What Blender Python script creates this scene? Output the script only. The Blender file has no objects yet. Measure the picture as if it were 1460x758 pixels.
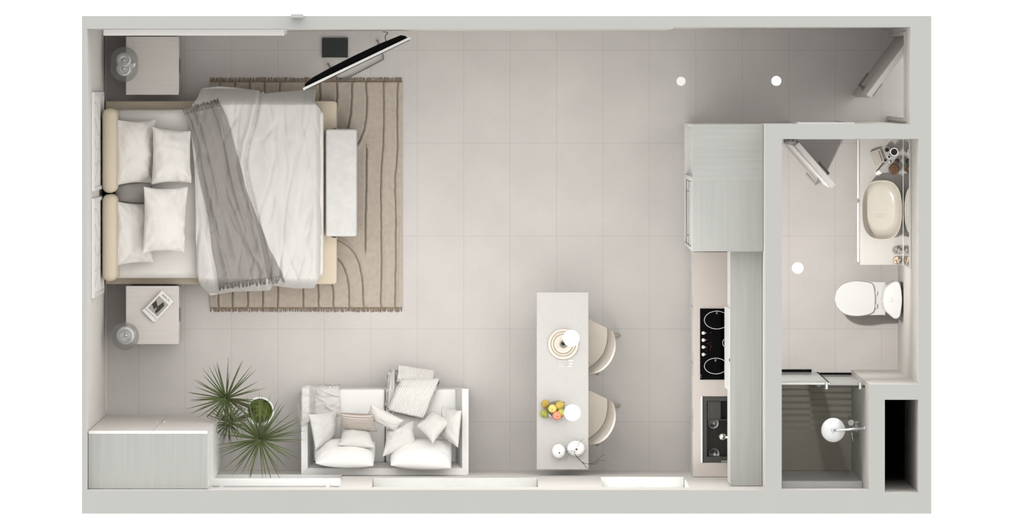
import bpy, bmesh, math, random
from mathutils import Vector, Matrix, noise

# ------------------------------------------------------------------ camera, world, exposure
CX, CY = 692.0, 112.0            # image point straight below the camera
PXM = 165.4                      # pixels per metre at floor level
HW = 2.60                        # wall height
HC = HW / 0.0475                 # camera height
FPX = PXM * HC
sc = bpy.context.scene
cam = bpy.data.cameras.new('camera')
camo = bpy.data.objects.new('camera', cam)
sc.collection.objects.link(camo)
camo.location = (0, 0, HC)
cam.sensor_fit = 'HORIZONTAL'
cam.sensor_width = 36.0
cam.lens = FPX / 1460 * 36.0
cam.shift_x = (730 - CX) / 1460
cam.shift_y = -(379 - CY) / 1460
cam.clip_start = 1.0
cam.clip_end = 200
sc.camera = camo

WORLD = 1.36
w = bpy.data.worlds.new('sky')
sc.world = w
w.use_nodes = True
w.node_tree.nodes['Background'].inputs[0].default_value = (1.0, 0.995, 0.985, 1)
# overcast sky, brighter towards the north (+y) than over the window side
SKY_TILT = 0.55
_nt = w.node_tree
_tc = _nt.nodes.new('ShaderNodeTexCoord'); _sp = _nt.nodes.new('ShaderNodeSeparateXYZ')
_nt.links.new(_tc.outputs['Generated'], _sp.inputs[0])
_ma = _nt.nodes.new('ShaderNodeMath'); _ma.operation = 'MULTIPLY_ADD'
_nt.links.new(_sp.outputs[1], _ma.inputs[0]); _ma.inputs[1].default_value = WORLD * SKY_TILT; _ma.inputs[2].default_value = WORLD
_nt.links.new(_ma.outputs[0], _nt.nodes['Background'].inputs[1])

SUN_E, SUN_ANGLE, SUN_EL = 0.05, 60, 55      # broad soft daylight from the window side
sl = bpy.data.lights.new('sun', 'SUN')
sl.energy = SUN_E
sl.angle = math.radians(SUN_ANGLE)
sl.color = (1.0, 0.985, 0.965)
so = bpy.data.objects.new('sun', sl)
sc.collection.objects.link(so)
so.location = (0, -6, 8)
so.rotation_euler = (math.radians(90 - SUN_EL), 0, math.radians(4))
BATH_W, HALL_W = 140.0, 3.0
WINDOW_W = (3.5, 5.0, 11.0)       # daylight entering each window of the south wall
# soft unseen fill lamp added at ceiling level over the living room
al = bpy.data.lights.new('ceiling_fill', 'AREA')
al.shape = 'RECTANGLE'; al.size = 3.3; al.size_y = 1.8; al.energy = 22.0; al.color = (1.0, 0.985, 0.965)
ao = bpy.data.objects.new('ceiling_fill', al); sc.collection.objects.link(ao)
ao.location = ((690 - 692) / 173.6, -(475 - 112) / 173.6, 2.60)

sc.view_settings.view_transform = 'Standard'
sc.view_settings.look = 'None'
sc.view_settings.exposure = 0.20
sc.view_settings.gamma = 1.0
sc.view_settings.use_curve_mapping = False
try:
    sc.cycles.max_bounces = 8
    sc.cycles.diffuse_bounces = 2
    sc.cycles.transparent_max_bounces = 16
    sc.cycles.sample_clamp_indirect = 6
except Exception:
    pass

# ------------------------------------------------------------------ coordinates
def S(z): return FPX / (HC - z)
def P(px, py, z=0.0):
    s = S(z)
    return Vector(((px - CX) / s, -(py - CY) / s, z))

# ------------------------------------------------------------------ materials
def lin(c):
    c = c / 255.0
    return c / 12.92 if c <= 0.04045 else ((c + 0.055) / 1.055) ** 2.4
def rgb(r, g, b): return (lin(r), lin(g), lin(b), 1)

def mat(name, c, rough=0.6, metal=0.0, var=0.06, nscale=30.0, bump=0.0, bscale=200.0, stretch=None, spec=0.3, emit=0.0, coat=0.0, detail=4.0):
    m = bpy.data.materials.new(name)
    m.use_nodes = True
    nt = m.node_tree
    b = nt.nodes['Principled BSDF']
    base = rgb(*c)
    b.inputs['Roughness'].default_value = rough
    b.inputs['Metallic'].default_value = metal
    b.inputs['Specular IOR Level'].default_value = spec
    b.inputs['Coat Weight'].default_value = coat
    tc = nt.nodes.new('ShaderNodeTexCoord')
    mp = nt.nodes.new('ShaderNodeMapping')
    nt.links.new(tc.outputs['Object'], mp.inputs[0])
    if stretch: mp.inputs['Scale'].default_value = stretch
    n = nt.nodes.new('ShaderNodeTexNoise')
    n.inputs['Scale'].default_value = nscale
    n.inputs['Detail'].default_value = detail
    nt.links.new(mp.outputs[0], n.inputs['Vector'])
    mr = nt.nodes.new('ShaderNodeMapRange')
    mr.inputs[1].default_value = 0.3; mr.inputs[2].default_value = 0.7
    mr.inputs[3].default_value = 1 - var; mr.inputs[4].default_value = 1 + var
    nt.links.new(n.outputs['Fac'], mr.inputs[0])
    mx = nt.nodes.new('ShaderNodeMix'); mx.data_type = 'RGBA'; mx.blend_type = 'MULTIPLY'
    mx.inputs[0].default_value = 1.0
    mx.inputs[6].default_value = base
    nt.links.new(mr.outputs[0], mx.inputs[7])
    nt.links.new(mx.outputs[2], b.inputs['Base Color'])
    if bump:
        n2 = nt.nodes.new('ShaderNodeTexNoise'); n2.inputs['Scale'].default_value = bscale
        nt.links.new(tc.outputs['Object'], n2.inputs['Vector'])
        bp = nt.nodes.new('ShaderNodeBump'); bp.inputs['Strength'].default_value = bump
        bp.inputs['Distance'].default_value = 0.004
        nt.links.new(n2.outputs['Fac'], bp.inputs['Height'])
        nt.links.new(bp.outputs[0], b.inputs['Normal'])
    if emit:
        b.inputs['Emission Color'].default_value = base
        b.inputs['Emission Strength'].default_value = emit
    return m

def glass_mat(name, tint=(255, 255, 255), ior=1.45, rough=0.0, body=0.0):
    m = bpy.data.materials.new(name); m.use_nodes = True
    nt = m.node_tree; nt.nodes.clear()
    out = nt.nodes.new('ShaderNodeOutputMaterial')
    tr = nt.nodes.new('ShaderNodeBsdfTransparent'); tr.inputs[0].default_value = rgb(*tint)
    gl = nt.nodes.new('ShaderNodeBsdfGlossy'); gl.inputs['Roughness'].default_value = rough
    # reflectance of a thin pane, the same from both sides (Schlick)
    lw = nt.nodes.new('ShaderNodeLayerWeight'); lw.inputs[0].default_value = .5
    p5 = nt.nodes.new('ShaderNodeMath'); p5.operation = 'POWER'; p5.inputs[1].default_value = 5.0
    nt.links.new(lw.outputs['Facing'], p5.inputs[0])
    fr = nt.nodes.new('ShaderNodeMath'); fr.operation = 'MULTIPLY_ADD'; fr.inputs[1].default_value = .94; fr.inputs[2].default_value = ((ior-1)/(ior+1))**2
    nt.links.new(p5.outputs[0], fr.inputs[0])
    ms = nt.nodes.new('ShaderNodeMixShader')
    nt.links.new(fr.outputs[0], ms.inputs[0]); nt.links.new(tr.outputs[0], ms.inputs[1]); nt.links.new(gl.outputs[0], ms.inputs[2])
    last = ms
    if body:
        df = nt.nodes.new('ShaderNodeBsdfDiffuse'); df.inputs[0].default_value = rgb(235, 238, 236)
        m2 = nt.nodes.new('ShaderNodeMixShader'); m2.inputs[0].default_value = body
        nt.links.new(ms.outputs[0], m2.inputs[1]); nt.links.new(df.outputs[0], m2.inputs[2]); last = m2
    nt.links.new(last.outputs[0], out.inputs[0])
    return m

def floor_mat(name, c, grout=0.80):
    m = mat(name, c, rough=0.55, var=0.045, nscale=2.2, spec=0.25, detail=10.0)
    nt = m.node_tree; b = nt.nodes['Principled BSDF']
    tc = [n for n in nt.nodes if n.type == 'TEX_COORD'][0]
    sep = nt.nodes.new('ShaderNodeSeparateXYZ'); nt.links.new(tc.outputs['Object'], sep.inputs[0])
    def line(sock, off, size):
        a = nt.nodes.new('ShaderNodeMath'); a.operation = 'SUBTRACT'; nt.links.new(sock, a.inputs[0]); a.inputs[1].default_value = off
        d = nt.nodes.new('ShaderNodeMath'); d.operation = 'PINGPONG'; nt.links.new(a.outputs[0], d.inputs[0]); d.inputs[1].default_value = size / 2
        l = nt.nodes.new('ShaderNodeMath'); l.operation = 'LESS_THAN'; nt.links.new(d.outputs[0], l.inputs[0]); l.inputs[1].default_value = 0.0021
        return l.outputs[0]
    lx = line(sep.outputs[0], (726 - CX) / PXM - 40 * 0.4, 0.4002)
    ly = line(sep.outputs[1], -(339 - CY) / PXM - 40 * 0.8, 0.8004)
    mxm = nt.nodes.new('ShaderNodeMath'); mxm.operation = 'MAXIMUM'
    nt.links.new(lx, mxm.inputs[0]); nt.links.new(ly, mxm.inputs[1])
    old = b.inputs['Base Color'].links[0].from_socket
    # fine speckle over the clouding
    n3 = nt.nodes.new('ShaderNodeTexNoise'); n3.inputs['Scale'].default_value = 45; n3.inputs['Detail'].default_value = 8
    nt.links.new(tc.outputs['Object'], n3.inputs['Vector'])
    mr = nt.nodes.new('ShaderNodeMapRange'); mr.inputs[1].default_value = .3; mr.inputs[2].default_value = .7; mr.inputs[3].default_value = .975; mr.inputs[4].default_value = 1.02
    nt.links.new(n3.outputs['Fac'], mr.inputs[0])
    m0 = nt.nodes.new('ShaderNodeMix'); m0.data_type = 'RGBA'; m0.blend_type = 'MULTIPLY'; m0.inputs[0].default_value = 1
    nt.links.new(old, m0.inputs[6]); nt.links.new(mr.outputs[0], m0.inputs[7])
    m1 = nt.nodes.new('ShaderNodeMix'); m1.data_type = 'RGBA'; m1.blend_type = 'MULTIPLY'
    nt.links.new(mxm.outputs[0], m1.inputs[0]); nt.links.new(m0.outputs[2], m1.inputs[6]); m1.inputs[7].default_value = (grout, grout, grout, 1)
    nt.links.new(m1.outputs[2], b.inputs['Base Color'])
    return m

def two_tone(m, c2, attr):
    """second colour of the weave wherever the mesh attribute is set"""
    nt = m.node_tree; b = nt.nodes['Principled BSDF']
    old = b.inputs['Base Color'].links[0].from_socket
    a = nt.nodes.new('ShaderNodeAttribute'); a.attribute_name = attr
    mx = nt.nodes.new('ShaderNodeMix'); mx.data_type = 'RGBA'
    nt.links.new(a.outputs['Fac'], mx.inputs[0]); nt.links.new(old, mx.inputs[6]); mx.inputs[7].default_value = rgb(*c2)
    nt.links.new(mx.outputs[2], b.inputs['Base Color'])
    return m

M = {}
M['cap'] = mat('wall_cut_grey', (165, 165, 162), .9, var=.01, nscale=3)
M['wall'] = mat('wall_plaster', (210, 206, 201), .85, var=.012, nscale=3)
M['white'] = mat('white_lacquer', (216, 214, 211), .45, var=.01)
M['frame'] = mat('white_frame', (220, 219, 217), .4, var=.01)
M['sill'] = mat('stone_sill', (186, 184, 181), .6, var=.02)
M['floor'] = floor_mat('floor_tile', (196, 191, 187))
M['shaft'] = mat('shaft_shade', (90, 84, 76), .95, var=.03)
M['wood_v'] = mat('pale_oak_lengthwise', (160, 160, 156), .7, var=.05, nscale=1, stretch=(38, 1.2, 2))
M['wood_h'] = mat('pale_oak_crosswise', (160, 160, 156), .7, var=.05, nscale=1, stretch=(1.2, 38, 2))
M['wood_n'] = mat('whitewashed_oak', (202, 196, 191), .6, var=.03, nscale=1, stretch=(2.0, 45, 2))
M['wood_w'] = mat('whitewashed_vanity', (170, 167, 162), .5, var=.02, nscale=1, stretch=(50, 2, 2))
M['counter'] = mat('speckled_quartz', (192, 183, 176), .5, var=.10, nscale=140)
M['table'] = mat('table_laminate', (180, 177, 174), .6, var=.03, nscale=60)
M['linen'] = mat('white_linen', (205, 202, 198), .95, var=.015, nscale=8, bump=.15, bscale=60, spec=.1)
M['sheet'] = mat('cotton_sheet', (223, 219, 214), .95, var=.015, nscale=8, bump=.15, bscale=60, spec=.1)
M['throw'] = mat('grey_wool', (150, 145, 142), .95, var=.05, nscale=300, bump=.3, bscale=500, spec=.05)
M['throwfr'] = mat('grey_wool_fringe', (140, 134, 129), .95, var=.15, nscale=60, spec=.05)
M['bolster'] = mat('grey_bolster_cloth', (150, 147, 143), .95, var=.03, nscale=300, spec=.05)
M['bed'] = mat('cream_upholstery', (206, 193, 173), .9, var=.03, nscale=250, bump=.2, bscale=700, spec=.1)
M['bench'] = mat('crushed_velvet', (203, 201, 198), .8, var=.06, nscale=14, detail=8, bump=.2, bscale=90, spec=.2)
M['rug'] = two_tone(mat('beige_rug_pile', (180, 169, 157), .98, var=.07, nscale=26, bump=.5, bscale=350, spec=.03), (104, 86, 68), 'seam')
M['rugfr'] = mat('rug_fringe_yarn', (150, 132, 112), .98, var=.30, nscale=70, spec=.03)
M['black'] = mat('black_plastic', (7, 7, 7), .6, var=.05, spec=.05)
M['blackglass'] = mat('black_glass', (3, 3, 4), .1, var=.0, spec=.04)
M['plate'] = mat('charcoal_plate', (48, 51, 48), .7, var=.02)
M['steel'] = mat('brushed_steel', (150, 150, 148), .35, metal=1.0, var=.05, nscale=2, stretch=(1, 60, 1))
M['dsteel'] = mat('dark_steel', (74, 73, 70), .4, metal=.6, var=.05)
M['sinkdark'] = mat('sink_bottom_steel', (52, 49, 46), .3, metal=.5, var=.15, nscale=4)
M['chrome'] = mat('chrome', (225, 225, 225), .12, metal=1.0, var=.0)
M['silver'] = mat('satin_silver', (222, 223, 224), .35, metal=.6, var=.03, nscale=25)
M['greymetal'] = mat('grey_metal', (120, 118, 115), .5, metal=.3, var=.03)
M['sofa'] = mat('white_sofa_fabric', (219, 217, 214), .92, var=.015, nscale=300, bump=.15, bscale=900, spec=.1)
M['cushion'] = mat('offwhite_cushion', (200, 197, 193), .95, var=.02, nscale=200, bump=.15, bscale=60, spec=.08)
M['knit'] = mat('white_chunky_yarn', (220, 217, 213), .98, var=.02, nscale=90, bump=.2, bscale=300, spec=.03)
M['ribknit'] = two_tone(mat('beige_rib_yarn', (190, 181, 173), .98, var=.04, nscale=80, spec=.03), (142, 131, 122), 'rib')
M['chair'] = mat('cream_moulded_shell', (216, 207, 195), .6, var=.015, nscale=5, spec=.25)
M['chairleg'] = mat('pale_beech', (190, 180, 168), .6, var=.06, nscale=3, stretch=(4, 4, 1))
M['porcelain'] = mat('white_porcelain', (204, 203, 201), .15, var=.0, spec=.5, coat=.3)
M['basin'] = mat('cream_ceramic', (172, 166, 156), .25, var=.01, spec=.4, coat=.2)
M['pot'] = mat('white_pot', (232, 231, 229), .5, var=.01)
M['moss'] = mat('green_moss', (88, 100, 44), .95, var=.45, nscale=45, bump=.8, bscale=60)
M['leaf'] = mat('yucca_leaf', (72, 83, 44), .5, var=.3, nscale=5, spec=.35)
M['leafd'] = mat('dark_yucca_leaf', (58, 64, 38), .55, var=.25, nscale=5, spec=.3)
M['stem'] = mat('yucca_stem', (84, 76, 56), .9, var=.2, nscale=30)
M['ceramicw'] = mat('matte_white_ceramic', (232, 231, 228), .6, var=.01)
M['dish'] = mat('cream_stoneware', (214, 206, 194), .4, var=.05, nscale=18, spec=.4)
M['dishr'] = mat('stoneware_rim', (168, 156, 138), .5, var=.1, nscale=30)
M['apple'] = mat('yellow_apple_skin', (212, 190, 110), .4, var=.25, nscale=12, spec=.4)
M['applep'] = mat('blush_apple_skin', (226, 140, 112), .4, var=.25, nscale=14, spec=.4)
M['pear'] = mat('green_pear_skin', (166, 168, 78), .45, var=.22, nscale=16, spec=.35)
M['pearb'] = mat('russet_pear_skin', (186, 160, 78), .5, var=.3, nscale=16, spec=.3)
M['twig'] = mat('dark_twig', (62, 54, 46), .9, var=.2, nscale=20)
M['paper'] = mat('white_paper', (226, 224, 220), .8, var=.01)
M['greyprint'] = mat('grey_print', (160, 157, 152), .8, var=.05, nscale=30)
M['ink'] = mat('dark_print', (62, 59, 55), .8, var=.1, nscale=40)
M['lamp'] = mat('lit_white_glass', (250, 250, 248), .5, var=.0, emit=.75)
M['lampdim'] = mat('dim_white_disc', (200, 198, 194), .5, var=.0, emit=.0)
M['brown'] = mat('brown_wood_jar', (96, 68, 48), .5, var=.25, nscale=20)
M['darkbrown'] = mat('dark_brown_jar', (52, 38, 30), .5, var=.2, nscale=20)
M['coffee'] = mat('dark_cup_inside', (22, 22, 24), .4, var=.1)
M['soap'] = mat('beige_soap', (160, 154, 144), .7, var=.06, nscale=50)
M['pebble'] = mat('grey_pebbles', (150, 146, 140), .7, var=.35, nscale=60)
M['cork'] = mat('pale_shells', (208, 186, 158), .7, var=.30, nscale=60)
M['mirror'] = mat('mirror_silver', (235, 235, 233), .02, metal=1.0, var=.0)
M['door'] = mat('grey_door_leaf', (186, 184, 180), .5, var=.03, nscale=2, stretch=(30, 30, 1))
M['red'] = mat('red_mark', (104, 30, 30), .6, var=.0)
M['ring'] = mat('white_zone_print', (214, 214, 212), .5, var=.0)
M['glass'] = glass_mat('clear_glass')
M['glasst'] = glass_mat('smoked_clear_glass', (226, 226, 224), 1.5, body=.10)
M['window'] = glass_mat('window_glass', (244, 247, 246))
M['shower'] = glass_mat('shower_glass', (232, 236, 234), 1.5, body=.32)

# ------------------------------------------------------------------ object helpers
COL = sc.collection
def thing(name, label, cat, loc, group=None):
    o = bpy.data.objects.new(name, None)
    o.empty_display_size = 0.1
    COL.objects.link(o)
    o.location = loc
    o['label'] = label; o['category'] = cat
    if group: o['group'] = group
    return o
def wloc(o):
    v = Vector((0, 0, 0))
    while o is not None:
        v = v + o.location; o = o.parent
    return v
def obj(name, bm, m, parent=None, smooth=False, label=None, kind=None, auto=None, origin=None):
    bmesh.ops.recalc_face_normals(bm, faces=bm.faces)
    me = bpy.data.meshes.new(name)
    off = wloc(parent) if parent is not None else (origin if origin is not None else Vector((0, 0, 0)))
    if off.length > 0: bmesh.ops.translate(bm, verts=bm.verts, vec=-off)
    if smooth:
        lim = math.radians(auto if auto else 180)
        for f in bm.faces: f.smooth = True
        if auto:
            for e in bm.edges:
                if len(e.link_faces) == 2 and e.calc_face_angle(0) > lim: e.smooth = False
    bm.to_mesh(me); bm.free()
    for mm in (m if isinstance(m, (list, tuple)) else [m]): me.materials.append(mm)
    o = bpy.data.objects.new(name, me)
    COL.objects.link(o)
    if parent is not None: o.parent = parent
    else: o.location = off
    if label: o['label'] = label
    if kind: o['kind'] = kind
    return o
def tag(o, label, cat, group=None):
    o['label'] = label; o['category'] = cat
    if group: o['group'] = group
    return o
def copy_thing(root, delta, label, parent=None):
    r = root.copy(); COL.objects.link(r)
    if parent is None:
        r.location = root.location + Vector(delta); r['label'] = label
    else: r.parent = parent
    for ch in list(root.children): copy_thing(ch, delta, label, r)
    return r

def BM(): return bmesh.new()
def box(bm, x0, y0, z0, x1, y1, z1, bevel=0.0, seg=2, mi=0):
    x0, x1 = min(x0, x1), max(x0, x1); y0, y1 = min(y0, y1), max(y0, y1)
    vs = [bm.verts.new(p) for p in ((x0,y0,z0),(x1,y0,z0),(x1,y1,z0),(x0,y1,z0),(x0,y0,z1),(x1,y0,z1),(x1,y1,z1),(x0,y1,z1))]
    fs = [bm.faces.new([vs[i] for i in q]) for q in ((0,3,2,1),(4,5,6,7),(0,1,5,4),(1,2,6,5),(2,3,7,6),(3,0,4,7))]
    for f in fs: f.material_index = mi
    if bevel > 0:
        es = list({e for f in fs for e in f.edges})
        r = bmesh.ops.bevel(bm, geom=es, offset=bevel, segments=seg, affect='EDGES', profile=0.5)
        for f in r['faces']: f.material_index = mi
    return fs
def pbox(bm, a, b, c, d, z0, z1, zr=None, bevel=0.0, seg=2, mi=0):
    """box whose plan is the pixel rectangle (a,b)-(c,d) as seen at height zr (default its top)"""
    if zr is None: zr = z1
    p, q = P(a, b, zr), P(c, d, zr)
    return box(bm, p.x, p.y, z0, q.x, q.y, z1, bevel, seg, mi)
def prism(bm, pts, z0, z1, bevel=0.0, seg=2):
    """pts: list of (x,y) world, extruded z0..z1"""
    lo = [bm.verts.new((p[0], p[1], z0)) for p in pts]; hi = [bm.verts.new((p[0], p[1], z1)) for p in pts]
    n = len(pts); fs = [bm.faces.new(lo[::-1]), bm.faces.new(hi)]
    for i in range(n): fs.append(bm.faces.new((lo[i], lo[(i+1)%n], hi[(i+1)%n], hi[i])))
    if bevel > 0:
        es = list(fs[1].edges)
        bmesh.ops.bevel(bm, geom=es, offset=bevel, segments=seg, affect='EDGES', profile=0.5)
    return fs
def pprism(bm, pts, z0, z1, zr=None, bevel=0.0, seg=2):
    if zr is None: zr = z1
    return prism(bm, [P(x, y, zr).xy for x, y in pts], z0, z1, bevel, seg)
def tube(bm, pts, r, n=8, cap=True, r1=None):
    pts = [Vector(p) for p in pts]; rings = []
    up = Vector((0, 0, 1))
    for i, p in enumerate(pts):
        d = (pts[min(i+1, len(pts)-1)] - pts[max(i-1, 0)]).normalized()
        a = d.cross(up)
        if a.length < 1e-3: a = d.cross(Vector((1, 0, 0)))
        a.normalize(); b = d.cross(a).normalized()
        t = i / max(1, len(pts) - 1)
        rr = r if r1 is None else r + (r1 - r) * t
        if isinstance(r, (list, tuple)): rr = r[i]
        rings.append([bm.verts.new(p + (a * math.cos(2*math.pi*k/n) + b * math.sin(2*math.pi*k/n)) * rr) for k in range(n)])
    for i in range(len(rings)-1):
        for k in range(n): bm.faces.new((rings[i][k], rings[i][(k+1)%n], rings[i+1][(k+1)%n], rings[i+1][k]))
    if cap:
        bm.faces.new(rings[0][::-1]); bm.faces.new(rings[-1])
def lathe(bm, prof, c, n=32, sx=1.0, sy=1.0, M3=None):
    """prof: list of (r,z); r==0 ends close to a point"""
    c = Vector(c); rings = []
    for r, z in prof:
        if r <= 1e-6:
            v = Vector((0, 0, z)); v = (M3 @ v if M3 else v) + c
            rings.append([bm.verts.new(v)])
        else:
            rg = []
            for k in range(n):
                a = 2*math.pi*k/n
                v = Vector((r*sx*math.cos(a), r*sy*math.sin(a), z)); v = (M3 @ v if M3 else v) + c
                rg.append(bm.verts.new(v))
            rings.append(rg)
    for i in range(len(rings)-1):
        A, B = rings[i], rings[i+1]
        for k in range(n):
            if len(A) == 1 and len(B) == 1: continue
            if len(A) == 1: bm.faces.new((A[0], B[k], B[(k+1)%n]))
            elif len(B) == 1: bm.faces.new((A[k], A[(k+1)%n], B[0]))
            else: bm.faces.new((A[k], A[(k+1)%n], B[(k+1)%n], B[k]))
    return rings
def ball(bm, c, r, n=20, sx=1, sy=1, sz=1):
    prof = [(r*math.sin(math.pi*i/(n//2)), -r*sz*math.cos(math.pi*i/(n//2))) for i in range(n//2+1)]
    prof[0] = (0, -r*sz); prof[-1] = (0, r*sz)
    lathe(bm, prof, c, n, sx, sy)
def interp(poly, t):
    """point on polyline at fraction t of its length"""
    ps = [Vector(p) for p in poly]
    L = [(ps[i+1]-ps[i]).length for i in range(len(ps)-1)]; tot = sum(L); d = t * tot
    for i, l in enumerate(L):
        if d <= l or i == len(L)-1: return ps[i].lerp(ps[i+1], min(1, d / l if l else 0))
        d -= l
def smooth_poly(poly, n=24):
    """Catmull-Rom through the points"""
    ps = [Vector(p) for p in poly]; out = []
    ps = [ps[0]*2-ps[1]] + ps + [ps[-1]*2-ps[-2]]
    seg = len(ps)-3
    for i in range(n+1):
        t = i / n * seg; k = min(int(t), seg-1); u = t-k
        p0, p1, p2, p3 = ps[k:k+4]
        out.append(.5*((2*p1)+(p2-p0)*u+(2*p0-5*p1+4*p2-p3)*u*u+(3*p1-p0-3*p2+p3)*u**3))
    return out
def sheet(bm, F, nu, nv, thick, attr=None, attrF=None):
    """thick sheet: F(u,v) is its upper side"""
    g = [[F(i/nu, j/nv) for j in range(nv+1)] for i in range(nu+1)]
    lay = bm.verts.layers.float.new(attr) if attr else None
    top = [[bm.verts.new(p) for p in r] for r in g]
    bot = []
    for i in range(nu+1):
        r = []
        for j in range(nv+1):
            du = g[min(i+1, nu)][j] - g[max(i-1, 0)][j]; dv = g[i][min(j+1, nv)] - g[i][max(j-1, 0)]
            n = du.cross(dv)
            n = n.normalized() if n.length > 1e-9 else Vector((0, 0, 1))
            if n.z < -0.05: n = -n
            r.append(bm.verts.new(g[i][j] - n * thick))
        bot.append(r)
    for i in range(nu):
        for j in range(nv):
            bm.faces.new((top[i][j], top[i+1][j], top[i+1][j+1], top[i][j+1]))
            bm.faces.new((bot[i][j], bot[i][j+1], bot[i+1][j+1], bot[i+1][j]))
    for i in range(nu):
        bm.faces.new((top[i][0], bot[i][0], bot[i+1][0], top[i+1][0]))
        bm.faces.new((top[i][nv], top[i+1][nv], bot[i+1][nv], bot[i][nv]))
    for j in range(nv):
        bm.faces.new((top[0][j], top[0][j+1], bot[0][j+1], bot[0][j]))
        bm.faces.new((top[nu][j], bot[nu][j], bot[nu][j+1], top[nu][j+1]))
    if attr:
        for i in range(nu+1):
            for j in range(nv+1): top[i][j][lay] = attrF(i/nu, j/nv)
def pillow(bm, corners, thick, pinch=.07, n=34, seed=0, wr=.006, attr=None, crease=.5):
    """corners: four (px,py,z) in order round the seen outline; the middle is their bilinear patch"""
    C = [P(*c) for c in corners]
    if (C[1]-C[0]).cross(C[3]-C[0]).z < 0: C = [C[0], C[3], C[2], C[1]]
    def mid(s, t):
        k = pinch
        s2 = s*(1-k*(1-t*t)); t2 = t*(1-k*(1-s*s)); u = (s2+1)/2; v = (t2+1)/2
        return C[0]*(1-u)*(1-v) + C[1]*u*(1-v) + C[2]*u*v + C[3]*(1-u)*v
    nrm = ((C[1]-C[0])+(C[2]-C[3])).cross((C[3]-C[0])+(C[2]-C[1])).normalized()
    lay = bm.verts.layers.float.new(attr) if attr else None
    A = {}; B = {}
    for i in range(n+1):
        for j in range(n+1):
            s = math.sin(math.pi/2*(2*i/n-1)); t = math.sin(math.pi/2*(2*j/n-1))
            p = mid(s, t)
            pr = math.sqrt(max(0, (1-abs(s)**2.6)*(1-abs(t)**2.6)))
            q = Vector((s*1.6+seed*7.1, t*1.6, seed*3.3))
            # radiating creases towards the corners and edges plus soft lumps
            ang = math.atan2(t, s); rad = math.hypot(s, t)
            cr = noise.noise(Vector((math.cos(ang)*5+seed, math.sin(ang)*5, rad*.8)))*crease
            rg = noise.noise(Vector((s*3.2+t*1.5+seed*5, t*3.0-s*1.2, seed*2.2))); rg2 = noise.noise(Vector((math.cos(ang)*4.5+seed*3, math.sin(ang)*4.5, rad*1.1+seed)))
            fold = -(math.exp(-(rg/.09)**2)*.5 + math.exp(-(rg2/.10)**2)*max(0, rad-.45)*1.6)*wr*.55*min(1, pr*2)
            h = thick*pr + fold + (noise.noise(q)*1.0 + noise.noise(q*2.7)*.5 + cr*min(1, rad**2)*1.8)*wr*min(1, pr*3)
            edge = i in (0, n) or j in (0, n)
            a = bm.verts.new(p + nrm*max(h, 0 if edge else .001))
            A[i, j] = a
            B[i, j] = a if edge else bm.verts.new(p - nrm*thick*pr*.8)
            if lay: a[lay] = .5+.5*math.sin(s*30)
    for i in range(n):
        for j in range(n):
            bm.faces.new((A[i,j], A[i+1,j], A[i+1,j+1], A[i,j+1]))
            qd = (B[i,j], B[i,j+1], B[i+1,j+1], B[i+1,j])
            if len(set(qd)) == 4:
                try: bm.faces.new(qd)
                except ValueError: pass
def struct(name, bm, m, parent=None, kind='structure'):
    o = obj(name, bm, m, parent)
    if parent is None: o['kind'] = kind
    return o
def at_label(px, py, z): return P(px, py, z)

# ================================================================== THE SETTING
WT = HW
def wx(px, z=WT): return P(px, 100, z).x
def wy(py, z=WT): return P(700, py, z).y
XL0, XL1 = wx(116.5), wx(124.0)           # west wall
XR0, XR1, XRH = wx(1309.5), wx(1328.0), wx(1298.0)
YN0, YN1, YNH = wy(22.5), wy(41.0), wy(38.5)
YS1, YS0 = wy(698.3), wy(732.0)
XB0, XB1 = wx(1091.0), wx(1114.5)         # bathroom west partition
YB0, YB1 = wy(177.0), wy(198.0)           # bathroom north partition
XP0, XP1 = wx(1240.0), wx(1261.5)         # shower / shaft partition
YP0, YP1 = wy(547.5), wy(569.5)
YSH = wy(702.0)

def wall_box(bm, x0, y0, z0, x1, y1, z1):
    fs = box(bm, x0, y0, z0, x1, y1, z1)
    if z1 > WT - .01: fs[1].material_index = 1
def wall(name, boxes):
    bm = BM()
    for b in boxes: wall_box(bm, *b)
    return struct(name, bm, [M['wall'], M['cap']])

# floor slab with the hole of the service shaft
bm = BM()
FB = -0.15
box(bm, XL0, YS0, FB, XB1, YN0, 0)
box(bm, XB1, YP1, FB, XR1, YN0, 0)
box(bm, XB1, YS0, FB, XP1, YP1, 0)
box(bm, XP1, YS0, FB, XR1, YSH, 0)
box(bm, XR0, YSH, FB, XR1, YP1, 0)
floor = struct('floor', bm, M['floor'])

wall('wall_west', [(XL0, YS0, 0, XL1, YN0, WT)])
wall('wall_north', [(XL1, YN1, 0, wx(960), YN0, WT), (wx(960), YNH, 0, XRH, YN0, WT)])
# east wall with the entrance doorway in its hall end
DZ = 2.10
ye0, ye1 = wy(172.0, 1.0), wy(46.0, 1.0)
wall('wall_east', [(XRH, ye1, 0, XR1, YN0, WT), (XRH, ye0, DZ, XR1, ye1, WT), (XRH, YB1, 0, XR1, ye0, WT), (XR0, YSH, 0, XR1, YB1, WT)])
# bathroom walls
wall('wall_bathroom_west', [(XB0, YS1, 0, XB1, YB0, WT)])
bx0, bx1 = wx(1120, 0), wx(1198, 0)
wall('wall_bathroom_north', [(XB1, YB1, 0, bx0, YB0, WT), (bx0, YB1, DZ, bx1, YB0, WT), (bx1, YB1, 0, XRH, YB0, WT)])
wall('wall_shower_east', [(XP0, YS1, 0, XP1, YP0, WT), (XP1, YP1, 0, XR0, YP0, WT)])
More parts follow.
